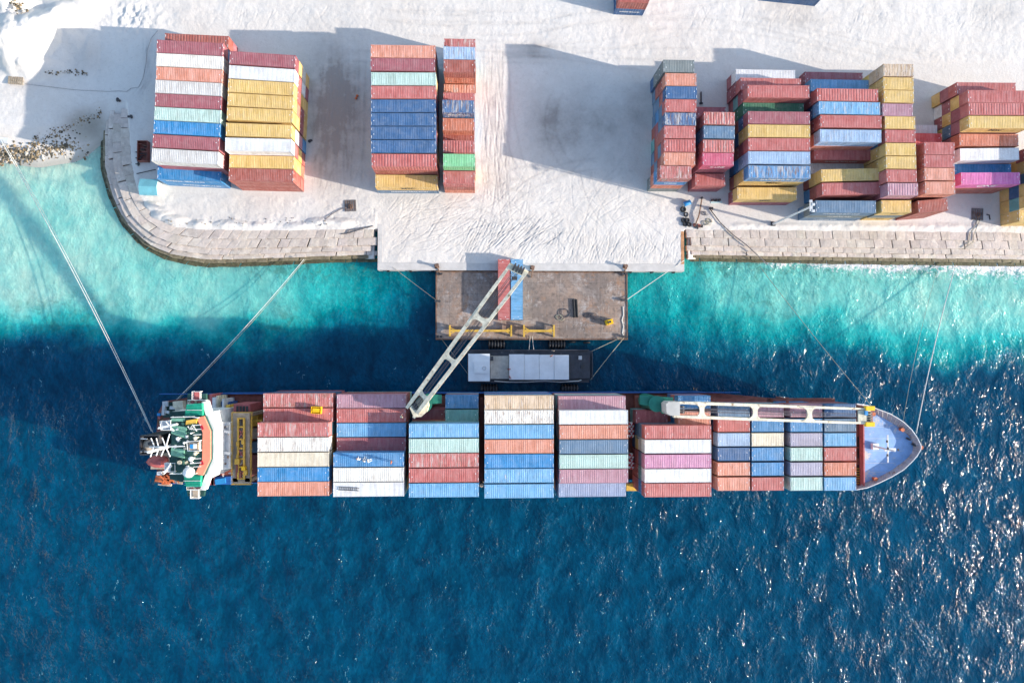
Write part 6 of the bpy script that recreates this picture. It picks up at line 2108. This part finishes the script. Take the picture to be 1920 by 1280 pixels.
# ------------------------------------------------------------------ people
def person(loc, yaw, label, shirt, trousers, pose='stand', scale=1.0, helmet=None):
    V, E, R_ = [], [], []

    def v(x, y, z, r_):
        V.append((x, y, z))
        R_.append(r_)
        return len(V) - 1

    def chain(*idx):
        for a, b in zip(idx, idx[1:]):
            E.append((a, b))
    if pose == 'sit':
        pel = v(0, 0, 0.12, .15)
        ch = v(-.08, 0, .42, .15)
        nk = v(-.06, 0, .60, .07)
        hd_ = v(-.02, 0, .74, .10)
        hd2 = v(-.01, 0, .84, .085)
        knees = [(.42, s * .14, .42) for s in (-1, 1)]
        feet = [(.5, s * .14, .05) for s in (-1, 1)]
        hands = [(.3, s * .2, .36) for s in (-1, 1)]
        elb = [(.02, s * .3, .34) for s in (-1, 1)]
        shz = .52
        sx = -.07
    else:
        lean = .25 if pose == 'bend' else 0.0
        pel = v(0, 0, .93, .15)
        ch = v(lean, 0, 1.25 - lean * .3, .16)
        nk = v(lean * 1.5, 0, 1.47 - lean * .55, .065)
        hd_ = v(lean * 1.8 + .02, 0, 1.6 - lean * .6, .10)
        hd2 = v(lean * 1.9 + .02, 0, 1.71 - lean * .65, .085)
        st = .22 if pose == 'walk' else .04
        knees = [(s * st * .5 + .04, s * .11, .5) for s in (-1, 1)]
        feet = [(s * st, s * .12, .07) for s in (-1, 1)]
        hands = [(lean * 2 + .15 - s * st * .6, s * .3, .85 - lean * .9) for s in (-1, 1)]
        elb = [(lean * 1.5 - .02 - s * st * .3, s * .29, 1.12 - lean * .6) for s in (-1, 1)]
        shz = 1.38 - lean * .4
        sx = lean * 1.3
    chain(pel, ch, nk, hd_, hd2)
    for k, s in enumerate((-1, 1)):
        hp = v(0.0, s * .1, V[pel][2] - .06, .11)
        kn = v(*knees[k], .075)
        ft = v(*feet[k], .055)
        te = v(feet[k][0] + .16, feet[k][1], feet[k][2] - .025, .04)
        chain(pel, hp, kn, ft, te)
        sh = v(sx, s * .19, shz, .075)
        el = v(*elb[k], .055)
        hn = v(*hands[k], .04)
        chain(ch, sh, el, hn)
    me = bpy.data.meshes.new('person')
    me.from_pydata(V, E, [])
    ob = bpy.data.objects.new('person', me)
    COL.objects.link(ob)
    sk = ob.modifiers.new('skin', 'SKIN')
    me.skin_vertices[0].data.foreach_set('radius', [q_ for r_ in R_ for q_ in (r_, r_)])
    me.skin_vertices[0].data[0].use_root = True
    sub = ob.modifiers.new('sub', 'SUBSURF')
    sub.levels = sub.render_levels = 1
    dg = bpy.context.evaluated_depsgraph_get()
    res = bpy.data.meshes.new_from_object(ob.evaluated_get(dg))
    bpy.data.objects.remove(ob)
    res.name = 'person'
    res.materials.clear()
    for mk in (shirt, trousers, 'skin', 'hair' if helmet is None else helmet):
        res.materials.append(M[mk])
    pz = V[pel][2]
    nkz = V[nk][2]
    hz = V[hd2][2]
    for p_ in res.polygons:
        c_ = p_.center
        hand = min((Vector(c_) - Vector(h_)).length for h_ in hands) < .2
        p_.material_index = 3 if c_.z > hz + .0 else (2 if c_.z > nkz + .02 or (hand and pose != 'sit') else (1 if (c_.z < pz + .03 or (pose == 'sit' and c_.x > .12)) else 0))
        p_.use_smooth = True
    o = bpy.data.objects.new('person', res)
    COL.objects.link(o)
    o.location = loc
    o.rotation_euler = (0, 0, yaw)
    o.scale = (scale,) * 3
    return sset(o, label, 'person')


zt5, zt4 = ZD + 13.0, ZD + 10.4
person(P(676, 859.5, zt5), 2.6, 'person in pale clothes standing on blue ship container, left one', 'lightgrey', 'lightgrey', 'bend', helmet='tan')
person(P(683, 863, zt5), 1.2, 'person in white crouching on blue ship container between two others', 'white', 'lightgrey', 'sit', helmet='white')
person(P(691, 863, zt5), 0.3, 'person in white sitting right beside the crouching one', 'white', 'white', 'sit')
person(P(735, 864.5, zt5), 3.0, 'person in orange standing alone on the blue ship container', 'orange', 'dark', 'stand')
person(P(752, 781, zt4), 0.5, 'person in pale pink on the faded red container by crane foot', 'cream', 'wingpink', 'bend')
person(P(954, 692, BZ + .25), 1.6, 'person in red standing on the beige workboat deck', 'crimson', 'dark', 'stand')
person(P(956, 707, BZ + .25), 0.2, 'person in dark red walking on the workboat near the ship side', 'wingpink', 'skin', 'walk')
person(P(1033, 667, BZ + 1.15), 2.0, 'person in orange stepping on the white hatch panels', 'orange', 'tan', 'walk')
person(P(1036, 657.5, BZ + .15), 1.5, 'person in tan standing on the pontoon side of the workboat', 'tan', 'tan', 'stand')

# yellow spreader box on the first bay
c = P(595, 768, zt4)
t = thing('yellow_basket', 'bright yellow steel basket on top of the first bay containers', 'basket', (c.x, c.y, zt4 + 0.0), -.05)
link_mesh('floor', MB().box((0, 0, .1), (1.7, 1.2, .12)).mesh('floor', M['vyellow']), t)
for dx_, dy_, sx, sy in ((0, .58, 1.7, .08), (0, -.58, 1.7, .08), (.83, 0, .08, 1.1), (-.83, 0, .08, 1.1)):
    link_mesh('side', MB().box((dx_, dy_, .55), (sx, sy, .9)).mesh('side', M['vyellow']), t)
link_mesh('lid', MB().box((0, 0, 1.0), (1.2, .7, .08)).mesh('lid', M['vyellow']), t)
# ladder lying on the white container
c = P(654, 916, zt5)
t = thing('ladder', 'thin dark ladder lying on white container of second bay', 'ladder', (c.x, c.y, zt5 + .03), -.06)
for s in (-1, 1):
    link_mesh('rail', MB().box((0, s * .25, .04), (3.6, .07, .07)).mesh('rail', M['dark']), t)
for k in range(11):
    link_mesh('rung', MB().box((-1.6 + k * .32, 0, .04), (.06, .5, .05)).mesh('rung', M['dark']), t)
print('SCENE OBJECTS', len(bpy.data.objects))
